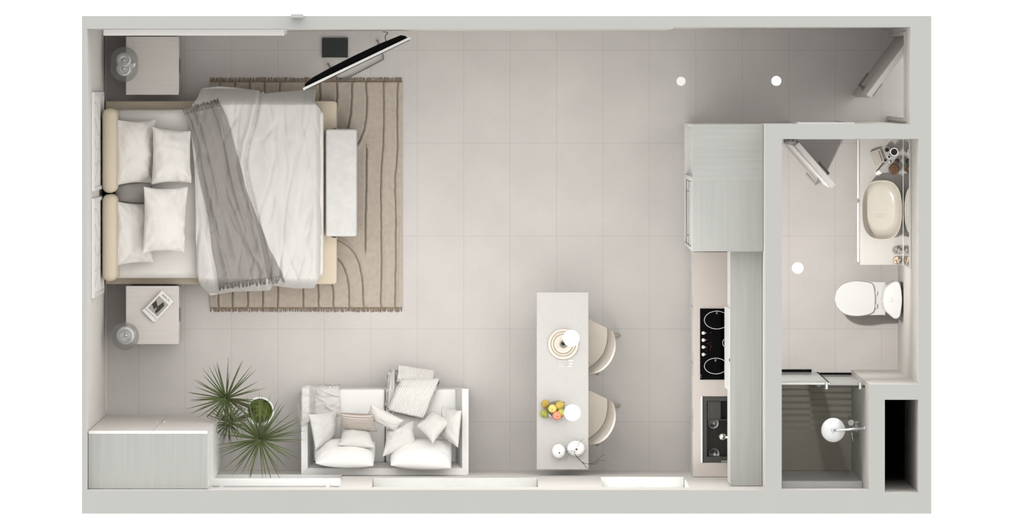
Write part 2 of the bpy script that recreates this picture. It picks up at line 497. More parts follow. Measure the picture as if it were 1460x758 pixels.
# south wall: three windows and a small one over the shower ledge
LZ = 2.22
wins = [(298, 485, .70), (530, 767, 1.15), (857, 979, 1.02)]
boxes = []; xc = XL1
for a, b, zs in wins:
    x0, x1 = wx(a, 1.6), wx(b, 1.6)
    boxes += [(xc, YS0, 0, x0, YS1, WT), (x0, YS0, 0, x1, YS1, zs), (x0, YS0, LZ, x1, YS1, WT)]
    xc = x1
sx0, sx1 = wx(1114.5), wx(1230, 1.6)
boxes += [(xc, YS0, 0, sx0, YS1, WT), (sx0, YS0, 0, sx1, YS1, 1.6), (sx0, YS0, 2.38, sx1, YS1, WT), (sx1, YS0, 0, XP1, YS1, WT), (XP1, YS0, 0, XR1, YSH, WT)]
wall('wall_south', boxes)

# dark sheets added in the service shaft, deepening its shade by colour
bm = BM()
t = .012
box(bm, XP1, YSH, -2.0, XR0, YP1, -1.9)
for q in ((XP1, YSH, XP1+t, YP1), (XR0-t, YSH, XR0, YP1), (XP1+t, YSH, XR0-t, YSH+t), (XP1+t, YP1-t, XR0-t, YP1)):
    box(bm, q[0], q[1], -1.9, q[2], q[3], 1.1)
struct('wall_shaft_shade', bm, M['shaft'])

def window(n, a, b, z0, z1, y, mull=1):
    x0, x1 = wx(a, 1.6), wx(b, 1.6)
    root = bpy.data.objects.new('window_%d' % n, None); COL.objects.link(root)
    root.location = ((x0+x1)/2, y, z0); root['kind'] = 'structure'
    f = .045; bm = BM(); d = .05
    box(bm, x0, y-d, z0, x1, y, z0+f); box(bm, x0, y-d, z1-f, x1, y, z1)
    box(bm, x0, y-d, z0+f, x0+f, y, z1-f); box(bm, x1-f, y-d, z0+f, x1, y, z1-f)
    for k in range(1, mull+1):
        xm = x0+(x1-x0)*k/(mull+1); box(bm, xm-f/2, y-d, z0+f, xm+f/2, y, z1-f)
    obj('window_frame', bm, M['frame'], root)
    bm = BM(); box(bm, x0+f, y-d*.6, z0+f, x1-f, y-d*.6+.008, z1-f); obj('glass_pane', bm, M['window'], root)
    bm = BM(); box(bm, x0+.003, y, z0, x1-.003, YS1+.012, z0+.022, .004); obj('window_sill', bm, M['sill'], root)
    return root
for i, (a, b, zs) in enumerate(wins):
    window(i+1, a, b, zs, LZ, YS1-.10, 1)
    dl = bpy.data.lights.new('daylight', 'AREA'); dl.shape = 'RECTANGLE'; dl.size = wx(b, 1.6)-wx(a, 1.6)-.1; dl.size_y = LZ-zs-.1; dl.energy = WINDOW_W[i]; dl.color = (1, .99, .975)
    do = bpy.data.objects.new('daylight', dl); sc.collection.objects.link(do)
    do.location = ((wx(a, 1.6)+wx(b, 1.6))/2, YS0-.02, (zs+LZ)/2); do.rotation_euler = (math.radians(90), 0, 0)
window(4, 1114.5, 1230, 1.6, 2.38, YS1-.055, 0)

# skirting along the bathroom and the living room sides seen in the photo
bm = BM(); box(bm, XL1, wy(586, 0), 0, XL1+.012, YN1-.01, .07); struct('baseboard_west', bm, M['wall'])

# entrance door frame and door leaf
root = bpy.data.objects.new('trim_1', None); COL.objects.link(root); root.location = (XRH, (ye0+ye1)/2, 0); root['kind'] = 'structure'
bm = BM()
box(bm, XRH-.02, ye1-.035, 0, XR1-.02, ye1, DZ); box(bm, XRH-.02, ye0, 0, XR1-.02, ye0+.035, DZ)
box(bm, XRH-.02, ye0+.035, DZ-.035, XR1-.02, ye1-.035, DZ)
obj('door_frame', bm, M['door'], root)

def leaf_door(n, hinge, free, zt, thick, m, lev_side):
    """door leaf standing on the floor line hinge->free (world xy)"""
    h = Vector(hinge); f = Vector(free); d = (f-h); L = d.length; d.normalize(); nrm = Vector((-d.y, d.x))
    root = bpy.data.objects.new('door_%d' % n, None); COL.objects.link(root); root.location = (h.x, h.y, 0); root['kind'] = 'structure'
    def q(a, b, z): v = h + d*a + nrm*b; return Vector((v.x, v.y, z))
    def slab(bm, a0, a1, b0, b1, z0, z1, bev=0):
        vs = [bm.verts.new(q(a, b, z)) for z in (z0, z1) for a, b in ((a0,b0),(a1,b0),(a1,b1),(a0,b1))]
        fs = [bm.faces.new([vs[i] for i in w]) for w in ((0,3,2,1),(4,5,6,7),(0,1,5,4),(1,2,6,5),(2,3,7,6),(3,0,4,7))]
        if bev: bmesh.ops.bevel(bm, geom=list({e for f in fs for e in f.edges}), offset=bev, segments=2, affect='EDGES')
    bm = BM(); slab(bm, 0, L, -thick/2, thick/2, .008, zt, .004); leafo = obj('door_leaf', bm, m, root)
    bm = BM()
    for s in (-1, 1):
        b = s*thick/2
        slab(bm, L-.085, L-.045, b, b+s*.008, .92, 1.12, 0)
        tube(bm, [q(L-.065, b, 1.03), q(L-.065, b+s*.055, 1.03)], .010)
        tube(bm, [q(L-.058, b+s*.05, 1.03), q(L-.19, b+s*.05, 1.03)], .0095)
    obj('door_handle', bm, M['greymetal'], leafo, True, auto=40)
    bm = BM()
    for z in (.25, 1.05, 1.85): tube(bm, [q(-.004, thick/2, z-.05), q(-.004, thick/2, z+.05)], .009)
    obj('hinge', bm, M['greymetal'], leafo, True, auto=40)
    return root
hz = P(1283, 50, 0).xy; fz = P(1218.0, 136.5, 0).xy
leaf_door(1, hz, fz, 2.06, .045, M['door'], 1)
hz = P(1119.5, 201.5, 0).xy; fz = P(1170.0, 260.0, 0).xy
leaf_door(2, hz, fz, 2.06, .045, M['white'], 1)
bm = BM()
box(bm, bx0, YB1-.008, 0, bx0+.03, YB0+.012, DZ); box(bm, bx1-.03, YB1-.008, 0, bx1, YB0+.012, DZ); box(bm, bx0+.03, YB1-.008, DZ-.03, bx1-.03, YB0+.012, DZ)
struct('trim_2', bm, M['white'])

# shower floor: light stripes near the glass shaped as shallow waves, in two columns
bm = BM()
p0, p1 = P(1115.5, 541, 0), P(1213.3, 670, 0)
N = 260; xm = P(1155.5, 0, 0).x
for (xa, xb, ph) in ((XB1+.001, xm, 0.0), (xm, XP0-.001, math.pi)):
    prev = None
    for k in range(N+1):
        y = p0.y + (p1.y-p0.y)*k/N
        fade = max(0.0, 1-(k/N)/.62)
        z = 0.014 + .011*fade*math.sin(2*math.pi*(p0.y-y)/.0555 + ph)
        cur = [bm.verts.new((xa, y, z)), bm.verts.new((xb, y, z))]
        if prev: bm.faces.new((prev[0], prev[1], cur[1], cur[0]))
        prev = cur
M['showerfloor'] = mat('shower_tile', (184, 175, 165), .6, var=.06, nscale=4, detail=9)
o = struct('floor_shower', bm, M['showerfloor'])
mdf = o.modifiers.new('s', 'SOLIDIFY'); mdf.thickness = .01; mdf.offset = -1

# ================================================================== LARGE FURNITURE
# ---- wardrobe
ZW = 2.50
root = thing('wardrobe', 'tall whitewashed wardrobe with two doors in the corner beside the yuccas', 'wardrobe', P(215, 655, 0))
a, b = P(126.0, 614, ZW), P(296.5, 696.5, ZW)
a.x = max(a.x, XL1+.003); b.y = max(b.y, YS1+.003)
bm = BM(); box(bm, a.x, b.y, .06, b.x, a.y-.022, ZW-.02, .002); obj('body', bm, M['white'], root)
bm = BM(); box(bm, a.x, b.y, ZW-.02, b.x-.004, a.y-.024, ZW, .001); obj('top_panel', bm, M['wood_v'], root)
bm = BM(); box(bm, a.x, a.y-.024, ZW-.043, b.x-.004, a.y, ZW+.002, .002); obj('cornice', bm, M['white'], root)
bm = BM(); box(bm, a.x, b.y, 0, b.x-.02, a.y-.05, .06); obj('plinth', bm, M['white'], root)
xm = P(228, 613, 1.3).x
M['wood_d'] = mat('whitewashed_door', (205, 199, 195), .6, var=.03, nscale=1, stretch=(2, 2, 40))
for x0, x1, hx in ((a.x+.002, xm-.002, xm-.03), (xm+.002, b.x-.002, xm+.03)):
    bm = BM(); box(bm, x0, a.y-.021, .065, x1, a.y-.001, ZW-.045, .002); d = obj('door', bm, M['wood_d'], root)
    bm = BM(); box(bm, hx-.006, a.y-.001, 1.0, hx+.006, a.y+.008, 1.25, .002); obj('handle', bm, M['white'], d)

# ---- bed
ZF = .30
root = thing('double_bed', 'cream upholstered double bed with two headboard cushions and white bedding', 'bed', P(310, 275, 0))
bm = BM()
poly = [(150,144),(477,144),(480,147),(480,184),(463,184),(463,337.5),(480,337.5),(480,402),(477,405),(150,405)]
pprism(bm, poly, .036, ZF, bevel=.012, seg=3); obj('bed_frame', bm, M['bed'], root, True, auto=35)
bm = BM()
pbox(bm, 163, 156, 461, 395, ZF-.06, .50, bevel=.05, seg=5); obj('mattress', bm, M['sheet'], root, True, auto=60)
for (y0, y1) in ((154.5, 275), (277, 401)):
    bm = BM(); pbox(bm, 145.3, y0, 166, y1, .18, 1.02, bevel=.055, seg=6)
    for v in bm.verts:
        if v.co.z > .9: v.co.x += .0
    obj('headboard_cushion', bm, M['bed'], root, True, auto=60)
# fitted sheet with creases, over the mattress at the pillow end
def zsheet(x, y):
    z = .515 + .006*noise.noise(Vector((x*.03, y*.05, 1))) + .004*noise.noise(Vector((x*.02+y*.09, y*.02-x*.03, 5)))
    e = min(x-163, 1e9)
    if y < 163: z -= .05*((163-y)/10)**2
    if y > 388: z -= .05*((y-388)/9)**2
    return z
def Fs(u, v):
    x = 166 + (292-166)*u; y = 155 + (396-155)*v
    x2 = x; y2 = y
    if y < 175: y2 = y + 5*(1-u)*(1-(y-155)/20)
    if y > 385: y2 = y + 0*(u)
    return P(x2, y2, zsheet(x, y))
bm = BM(); sheet(bm, Fs, 40, 60, .012); obj('fitted_sheet', bm, M['sheet'], root, True, auto=60)

# duvet (a thing of its own, it lies on the bed)
DL = smooth_poly([(287,126,0),(281,140,0),(270,158,0),(272,190,0),(277,235,0),(279,300,0),(280,372,0),(284,402,0),(300,421,0)], 40)
DR = smooth_poly([(451,127,0),(449,146,0),(458,160,0),(460.5,200,0),(460.5,280,0),(460,340,0),(458,384,0),(453,399,0),(448,411,0)], 40)
DT = [(287,126,0),(312,123,0),(345,126,0),(369,129,0),(373,134,0),(400,131,0),(451,127,0)]
DBm = [(300,421,0),(330,416,0),(384,414,0),(390,407,0),(420,411,0),(448,411,0)]
def lerp_poly(poly, t):
    k = t*(len(poly)-1); i = min(int(k), len(poly)-2); return Vector(poly[i]).lerp(Vector(poly[i+1]), k-i)
def foldx(y):  # x of the fold where the turned-back half lies over the other
    pts = [(120,371),(135,369),(155,365),(180,360),(205,352),(230,348),(260,352),(300,362),(340,372),(380,381),(425,386)]
    for i in range(len(pts)-1):
        if pts[i][0] <= y <= pts[i+1][0]:
            t = (y-pts[i][0])/(pts[i+1][0]-pts[i][0]); return pts[i][1]+(pts[i+1][1]-pts[i][1])*t
    return pts[-1][1]
def zduvet(x, y):
    z = .575
    d = x - foldx(y)
    z += .050/(1+math.exp(d/.6)) + .020*math.exp(-((d+4)/4)**2) - .022*math.exp(-((d-2.5)/2.2)**2) - .020*math.exp(-((d+13)/2.5)**2)*max(0, math.sin(y*.02))          # upper layer stops at the fold
    q = Vector((x*.02, y*.012, 0))
    z += .018*noise.noise(q*1.6+Vector((3, 1, 0)))
    # long creases running down the bed
    c = noise.noise(Vector(((x+.22*y)*.055, y*.010, 7.0)))
    z -= .019*math.exp(-(c/.07)**2)*(.4+.6*abs(noise.noise(Vector((x*.02, y*.02, 31)))))
    c = noise.noise(Vector(((x-.16*y)*.035, y*.009, 17.0)))
    z -= .019*math.exp(-(c/.06)**2)*(.3+.7*abs(noise.noise(Vector((x*.02, y*.025, 41)))))
    z += .018*noise.noise(Vector((x*.045, y*.018, 55)))
    z += .003*noise.noise(Vector((x*.16, y*.10, 3)))
    if y < 150: z -= .27*min(1, ((150-y)/24))**1.5
    if y > 396: z -= .27*min(1.1, ((y-396)/20))**1.6
    if x > 449: z -= .12*min(1, (x-449)/11)**1.5
    if x < 283 : z -= .03*min(1, (283-x)/10)
    return z
def duvet_xy(u, v):
    l = DL[0].lerp(DL[0], 0); 
    k = v*(len(DL)-1); i = min(int(k), len(DL)-2); L = DL[i].lerp(DL[i+1], k-i); R = DR[i].lerp(DR[i+1], k-i)
    p = L.lerp(R, u)
    T = lerp_poly(DT, u); B = lerp_poly(DBm, u)
    T0 = DL[0].lerp(DR[0], u); B0 = DL[-1].lerp(DR[-1], u)
    p = p + (T-T0)*(1-v)**6 + (B-B0)*v**6
    return p
def Fd(u, v):
    p = duvet_xy(u, v); return P(p.x, p.y, zduvet(p.x, p.y))
bm = BM(); sheet(bm, Fd, 110, 150, .03)
tag(obj('duvet', bm, M['linen'], None, True, auto=70, origin=P(365, 270, .5)), 'rumpled white linen duvet spread over the lower half of the bed', 'duvet')

# grey throw with fringes
TL = smooth_poly([(264,163,0),(271,182,0),(279,215,0),(283,245,0),(293,290,0),(300,325,0),(304,360,0),(309,385,0),(311,404,0)], 40)
TR = smooth_poly([(315,151,0),(325,172,0),(334,205,0),(344,245,0),(352,272,0),(366,308,0),(382,350,0),(395,375,0),(403,393,0)], 40)
def throw_xy(u, v):
    k = v*(len(TL)-1); i = min(int(k), len(TL)-2); return TL[i].lerp(TL[i+1], k-i).lerp(TR[i].lerp(TR[i+1], k-i), u)
def zthrow(p, u, v):
    base = max(zduvet(p.x, p.y), zsheet(p.x, p.y) if p.x < 284 else 0) + .016
    base = max(base, .40)
    f = 0
    for (u0, s, a) in ((.12+.06*v, .05, .022), (.30+.10*v, .045, .026*(1-v)), (.80-.12*v, .045, .030*(1-.4*v)), (.52+.26*v*v, .04, .020*v)):
        f += a*math.exp(-((u-u0)/s)**2)
    f += .004*noise.noise(Vector((u*6, v*9, 2))) + .010*noise.noise(Vector((u*3+v*4, v*3, 8)))
    return base + f
def Ft(u, v):
    p = throw_xy(u, v); return P(p.x, p.y, zthrow(p, u, v))
root = thing('throw_blanket', 'grey woven throw with fringed ends laid slantwise across the white duvet', 'blanket', P(330, 280, .55))
bm = BM(); sheet(bm, Ft, 70, 120, .009); obj('cloth', bm, M['throw'], root, True, auto=70)
random.seed(4)
for v, dr in ((0, Vector((-2, -10, 0))), (1, Vector((1, 9, 0)))):
    bm = BM(); n = 46
    for k in range(n):
        u = (k+.5)/n; p = throw_xy(u, v); q = p + dr*(random.uniform(.75, 1.1)) + Vector((random.uniform(-3, 3), random.uniform(-1, 1), 0))
        z = zthrow(p, u, v)
        mid = p.lerp(q, .5) + Vector((random.uniform(-1, 1), 0, 0))
        zq = max(zduvet(q.x, q.y), zsheet(q.x, q.y) if q.x < 282 else 0) + .012
        zm = max(zduvet(mid.x, mid.y), zsheet(mid.x, mid.y) if mid.x < 282 else 0) + .014
        tube(bm, [P(p.x, p.y, z-.004), P(mid.x, mid.y, zm+.006), P(q.x, q.y, zq+.004)], .0042, 5)
    obj('fringe', bm, M['throwfr'], root, True)

# pillows
def cushion(name, label, cat, corners, thick, m, group=None, **k):
    bm = BM(); pillow(bm, corners, thick, **k)
    c = sum((P(*q) for q in corners), Vector())/4
    return tag(obj(name, bm, m, None, True, origin=c), label, cat, group)
G = 'white pillows on the bed'
cushion('bed_pillow', 'white bed pillow leaning on the upper headboard cushion, nearest the headboard', 'pillow', [(163,170,.80),(222,170,.60),(219,262,.60),(164,265,.80)], .085, M['sheet'], G, seed=1, wr=.022)
cushion('bed_pillow', 'white bed pillow next to the grey throw, upper of the two forward pillows', 'pillow', [(217,180,.75),(272,186,.60),(273,261,.60),(216,263,.75)], .085, M['sheet'], G, seed=2, wr=.022)
cushion('bed_pillow', 'white bed pillow leaning on the lower headboard cushion, partly under another pillow', 'pillow', [(163,286,.80),(216,288,.58),(219,375,.58),(163,380,.80)], .08, M['sheet'], G, seed=3, wr=.022)
cushion('bed_pillow', 'large white bed pillow lying over the lower headboard pillow', 'pillow', [(205,266,.86),(268,266,.68),(263,360,.68),(203,361,.84)], .085, M['sheet'], G, seed=4, wr=.022)
bm = BM()
pillow(bm, [(164,258,.66),(216,261,.62),(216,289,.62),(164,291,.66)], .10, pinch=-.05, seed=5, wr=.003)
tag(obj('bolster', bm, M['bolster'], None, True, origin=P(190, 274, .58)), 'grey rounded bolster tucked between the pillows at the headboard', 'cushion')

# ---- bench at the bed's foot
root = thing('bench', 'pale crushed velvet bench standing against the foot of the bed', 'bench', P(485, 260, 0))
bm = BM(); pbox(bm, 464.5, 184, 508.5, 337, .10, .46, bevel=.018, seg=4); obj('seat', bm, M['bench'], root, True, auto=50)
for x in (468, 504):
    for y in (189, 332):
        bm = BM(); lathe(bm, [(0, 0), (.015, 0), (.02, .10), (0, .10)], P(x, y, .46)*Vector((1,1,0)) if False else Vector((P(x, y, .2).x, P(x, y, .2).y, 0.028)), 12); obj('leg', bm, M['chairleg'], root, True, auto=40)

# ---- nightstands
root = thing('nightstand', 'pale wooden nightstand in the upper corner, its top bare', 'nightstand', P(217, 95, 0), 'nightstands beside the bed')
bm = BM(); pbox(bm, 179.5, 52, 255, 135, .47, .49, bevel=.004); top = obj('tabletop', bm, M['wood_n'], root)
bm = BM(); pbox(bm, 181, 53.5, 252.5, 133.5, .04, .47, zr=.48); obj('body', bm, M['wood_n'], root)
for z0, z1 in ((.06, .255), (.265, .46)):
    bm = BM(); pbox(bm, 252.5, 54.5, 254.2, 132.5, z0, z1, zr=.48); d = obj('drawer', bm, M['wood_n'], root)
    bm = BM(); q = P(254.2, 93.5, .48); box(bm, q.x, q.y-.06, z1-.03, q.x+.008, q.y+.06, z1-.015, .002); obj('handle', bm, M['greymetal'], d)
for x in (184, 248):
    for y in (57, 130):
        bm = BM(); q = P(x, y, .48); box(bm, q.x-.015, q.y-.015, 0, q.x+.015, q.y+.015, .04); obj('foot', bm, M['greymetal'], root)
d = P(179.5, 407.5, .49) - P(179.5, 52, .49)
copy_thing(root, d, 'pale wooden nightstand below the bed with magazines on top')

# ---- rug
RZ = .016
rug_lines = [[(313,118),(311,437)],[(335,118),(331,437)],[(356,118),(353,437)],[(377,118),(374.5,437)],[(399,118),(395.7,437)],
 [(432,437),(432,395)],[(454,437),(453,385)],[(475,437),(474,408),(468,388),(455,376),(440,372)],
 [(456,118),(455,150),(445,168),(430,176)],[(480,118),(479,150),(470,176),(452,192),(435,197)],[(501.6,118),(500,158),(493,188),(478,206),(455,216)],
 [(521.4,118),(523,150),(519,182),(509,206),(492,220),(470,228)],[(546.6,118),(547,160),(546,205),(543,250),(543,320),(543.5,380),(542.6,437)],
 [(567,118),(566,160),(566.5,215),(563,255),(564,310),(564,370),(562.5,437)],[(522,211),(522,260),(521,310),(520.5,357)],
 [(497.4,437),(497,410),(492,386),(482,370),(465,360),(440,356)],[(518,437),(516,400),(510,372),(498,353),(480,342),(455,337)]]
RL = []
for l in rug_lines:
    pts = smooth_poly([(a, b, 0) for a, b in l], 36)
    RL.append([(p.x + .9*noise.noise(Vector((p.x*.02, p.y*.12, 4))), p.y) for p in pts])
def rug_d(x, y):
    best = (99, 0)
    for pts in RL:
        for i in range(len(pts)-1):
            ax, ay = pts[i]; bx, by = pts[i+1]
            if min(ax, bx)-9 > x or max(ax, bx)+9 < x or min(ay, by)-9 > y or max(ay, by)+9 < y: continue
            dx, dy = bx-ax, by-ay; L = dx*dx+dy*dy
            t = max(0, min(1, ((x-ax)*dx+(y-ay)*dy)/L)) if L else 0
            ex, ey = x-(ax+t*dx), y-(ay+t*dy); d = math.hypot(ex, ey)
            if d < best[0]: best = (d, 1 if ex > 0 or (abs(ex) < .01 and ey > 0) else -1)
    return best
def rug_h(x, y):
    d, s = rug_d(x, y)
    h = 0
    if d < 99:
        h -= .007*math.exp(-(d/.9)**2)
        if s > 0: h += .014*math.exp(-((d-3.2)/2.0)**2)
        else: h += .002*math.exp(-((d-3)/2)**2)
    return h
_rc = {}
def rugF(u, v):
    x = 299.5 + 274*u; y = 117.5 + 320*v
    return P(x, y, RZ + rug_h(x, y))
def rugA(u, v):
    x = 299.5 + 274*u; y = 117.5 + 320*v
    d, s = rug_d(x, y); return max(0, min(1, 1.25-d/.8))*.85
root = thing('rug', 'beige rug with brown stitched arch lines and fringed ends under the bed', 'rug', P(437, 277, 0))
bm = BM(); sheet(bm, rugF, 300, 220, .014, 'seam', rugA); obj('rug_pile', bm, M['rug'], root, True, auto=60)
random.seed(9)
for y0, y1 in ((117.8, 110.3), (437.2, 444.6)):
    bm = BM()
    for k in range(190):
        x = 300 + 273.5*(k+.5)/190; g = random.random()
        q = x + random.uniform(-1.6, 1.6); ye = y1 + random.uniform(-.5, 1.3)*(1 if y1 < y0 else -1)
        tube(bm, [P(x, y0, .010), P((x+q)/2, (y0+ye)/2, .010), P(q, ye, .006)], random.uniform(.0022, .0038), 5)
    # woven heading band that ties the fringe
    sgn = 1 if y1 < y0 else -1
    tube(bm, [P(300 + 273.5*k/60, y0 - sgn*.8 + .3*noise.noise(Vector((k*.6, y0, 0))), .013) for k in range(61)], .004, 6)
    obj('fringe', bm, M['rugfr'], root, True)

# ---- television on a wire stand
root = thing('television', 'black flat television on a bent wire stand, angled beside the bed', 'television', P(508, 90, 0))
A = P(432, 126.5, 1.30); B = P(584.5, 53.5, 1.30)
d = (B-A); L = d.length; d.normalize(); nb = Vector((-d.y, d.x, 0))     # nb points to the back (up in the photo)
def tv(a, b, z): return Vector((A.x, A.y, 0)) + d*a + nb*b + Vector((0, 0, z))
def tvbox(bm, a0, a1, b0, b1, z0, z1):
    vs = [bm.verts.new(tv(a, b, z)) for z in (z0, z1) for a, b in ((a0,b0),(a1,b0),(a1,b1),(a0,b1))]
    return [bm.faces.new([vs[i] for i in q]) for q in ((0,3,2,1),(4,5,6,7),(0,1,5,4),(1,2,6,5),(2,3,7,6),(3,0,4,7))]
bm = BM()
prof = [(.02, .006), (.03, .03), (.12, .052), (.30, .062), (L*.5, .066), (L-.25, .064), (L-.06, .052), (L-.03, .03), (L-.02, .006)]
lo = [bm.verts.new(tv(a, b, .735)) for a, b in prof]; hi = [bm.verts.new(tv(a, b, 1.295)) for a, b in prof]
n = len(prof); bm.faces.new(lo[::-1]); bm.faces.new(hi)
for i in range(n): bm.faces.new((lo[i], lo[(i+1)%n], hi[(i+1)%n], hi[i]))
obj('back_housing', bm, M['black'], root)
bm = BM(); tvbox(bm, 0, L, -.014, .006, .72, .73); tvbox(bm, 0, L, -.014, .006, 1.30, 1.31); tvbox(bm, 0, .01, -.014, .006, .73, 1.30); tvbox(bm, L-.01, L, -.014, .006, .73, 1.30)
obj('bezel', bm, M['frame'], root, label='thin white edge of the television')
bm = BM(); tvbox(bm, .01, L-.01, -.018, .004, .73, 1.30); obj('screen', bm, M['blackglass'], root)
bm = BM()
za = .022
def tp(px, py, z): return P(px, py, z)
for (q0, q1, q2) in (((468, 91.5), (476, 106), (483.5, 114.5)), ((538, 58), (545, 74), (546.8, 84.5))):
    r0, r1, r2 = P(*q0, za), P(*q1, za), P(*q2, za)
    tube(bm, [r0, r0.lerp(r1, .5), r1, r2], .0055, 8)
    ball(bm, r0, .010, 10)
    up = r0.lerp(r1, .72); tube(bm, [up, up+Vector((0, 0, .95))], .008, 8)
tube(bm, [P(483.5, 114.5, za), P(500, 109, za), P(530, 93.5, za), P(546.8, 84.5, za)], .0055, 8)
obj('wire_stand', bm, M['greymetal'], root, True, auto=50)
bm = BM()
c0 = tv(L*.80, .055, 1.0)
tube(bm, smooth_poly([c0, c0+Vector((-.01, .05, .02)), P(553, 47, 1.1), Vector((P(546, 44, 1.1).x, YN1-.012, 1.1))], 16), .0035, 6)
obj('power_cable', bm, M['greymetal'], root, True)

# dark flat box behind the television
root = thing('media_box', 'charcoal rectangular flat box on the floor behind the television', 'box', P(477.5, 68, 0))
bm = BM(); pbox(bm, 459, 54, 496, 82, .004, .022, bevel=.002); obj('body', bm, M['plate'], root)
for x in (462, 493):
    for y in (57, 79):
        bm = BM(); lathe(bm, [(0, 0), (.01, 0), (.01, .004), (0, .004)], Vector((P(x, y, .05).x, P(x, y, .05).y, 0)), 10)
        obj('foot', bm, M['black'], root)

# ---- sofa
ZA, ZSE = .66, .44
root = thing('sofa', 'white two seat sofa against the window wall piled with cushions', 'sofa', P(549, 617, 0))
bm = BM(); pbox(bm, 431, 556, 667, 676, .07, .26, zr=.6, bevel=.012, seg=3); obj('base', bm, M['sofa'], root, True, auto=40)
def PZ(px, py, z): p = P(px, py, ZA); p.z = z; return p
def wedge(bm, quads):
    """closed loft through rings of world points"""
    R = [[bm.verts.new(p) for p in q] for q in quads]; n = len(R[0])
    for i in range(len(R)-1):
        for k in range(n): bm.faces.new((R[i][k], R[i][(k+1)%n], R[i+1][(k+1)%n], R[i+1][k]))
    bm.faces.new(R[0][::-1]); bm.faces.new(R[-1])
    return R
# arms and back with sloping inner faces meeting on a mitre
def ring(xo, xi_top, xi_bot, y, yb):
    return [P(xo, y, ZA), P(xi_top, yb, ZA), P(xi_bot, yb, ZSE-.16), P(xo, y, ZSE-.16)]
def bevel_all(bm, off=.012, seg=3):
    bmesh.ops.bevel(bm, geom=[e for e in bm.edges if e.calc_face_angle(0) > .3], offset=off, segments=seg, affect='EDGES', profile=.5)
for (xo, xt, xb) in ((429.6, 438.5, 446.5), (668.0, 659.0, 650.5)):
    bm = BM(); wedge(bm, [[P(xo, 554.3, ZA), P(xt, 554.3, ZA), P(xb, 554.3, .43), P(xb, 554.3, .26), PZ(xo, 554.3, .26)],
                          [P(xo, 676.7, ZA), P(xt, 667, ZA), P(xb, 658.5, .43), P(xb, 658.5, .26), PZ(xo, 676.7, .26)]])
    bevel_all(bm); obj('armrest', bm, M['sofa'], root, True, auto=40)
bm = BM(); wedge(bm, [[P(429.8, 676.8, ZA), P(438.5, 667.2, ZA), P(446.5, 658.5, .43), P(446.5, 658.5, .26), PZ(429.8, 676.8, .26)],
                      [P(667.8, 676.8, ZA), P(659, 667.2, ZA), P(650.5, 658.5, .43), P(650.5, 658.5, .26), PZ(667.8, 676.8, .26)]])
bevel_all(bm); obj('backrest', bm, M['sofa'], root, True, auto=40)
for x0, x1 in ((446, 548.7), (549.8, 651)):
    bm = BM(); pbox(bm, x0, 554.6, x1, 659.5, .26, ZSE, bevel=.022, seg=4); obj('seat_cushion', bm, M['sofa'], root, True, auto=60)
for c, sd in (([(449,634,.82),(536,632,.82),(532,662,.52),(450,657,.52)], 1), ([(557,634,.82),(643,630,.82),(643,665,.52),(557,660,.52)], 2)):
    c = [(c[0][0], c[0][1]-2, .52), (c[1][0], c[1][1]-2, .52), (c[2][0], c[2][1]+2, .86), (c[3][0], c[3][1]+3, .86)]
    bm = BM(); pillow(bm, c, .095, pinch=-.02, seed=sd+20, wr=.006); obj('back_cushion', bm, M['sofa'], root, True)
for x in (436, 662):
    for y in (561, 671):
        q = P(x, y, .6); bm = BM(); box(bm, q.x-.02, q.y-.02, 0, q.x+.02, q.y+.02, .07); obj('foot', bm, M['greymetal'], root)

# loose cushions on the sofa
G = 'loose cushions on the sofa'
cc = M['cushion']
cushion('sofa_cushion', 'off-white linen cushion leaning on the sofa arm nearest the yuccas', 'cushion', [(440,590,.86),(481,584,.56),(477,622,.54),(450,641,.78)], .055, cc, G, seed=11, wr=.008)
cushion('sofa_cushion', 'beige ribbed knit lumbar cushion lying across the sofa', 'cushion', [(485,588,.74),(532,590,.74),(538,615,.64),(486,609,.66)], .05, M['ribknit'], G, seed=12, wr=.003, attr='rib', pinch=.04, n=72)
cushion('sofa_cushion', 'white square cushion in front of the beige ribbed cushion', 'cushion', [(490,608,.56),(527,611,.56),(534,638,.78),(482,634,.78)], .06, cc, G, seed=13, wr=.006, pinch=.05)
cushion('sofa_cushion', 'pale lumbar cushion lying slantwise over the gap between the seats', 'cushion', [(529,575,.70),(576,599,.70),(565,616,.64),(521,594,.64)], .05, cc, G, seed=14, wr=.006)
cushion('sofa_cushion', 'pale cushion sagging against the right back cushion, left of the diamond one', 'cushion', [(551,612,.58),(590,600,.60),(594,635,.68),(545,651,.80)], .06, cc, G, seed=15, wr=.010)
cushion('sofa_cushion', 'pale cushion standing on one corner like a diamond in the right seat', 'cushion', [(618,585,.60),(643,600,.70),(617,632,.86),(594,607,.70)], .055, cc, G, seed=16, wr=.008)
cushion('sofa_cushion', 'off-white cushion leaning on the sofa arm nearest the table', 'cushion', [(631,578,.60),(658,585,.80),(653,638,.80),(626,621,.58)], .05, cc, G, seed=17, wr=.008)

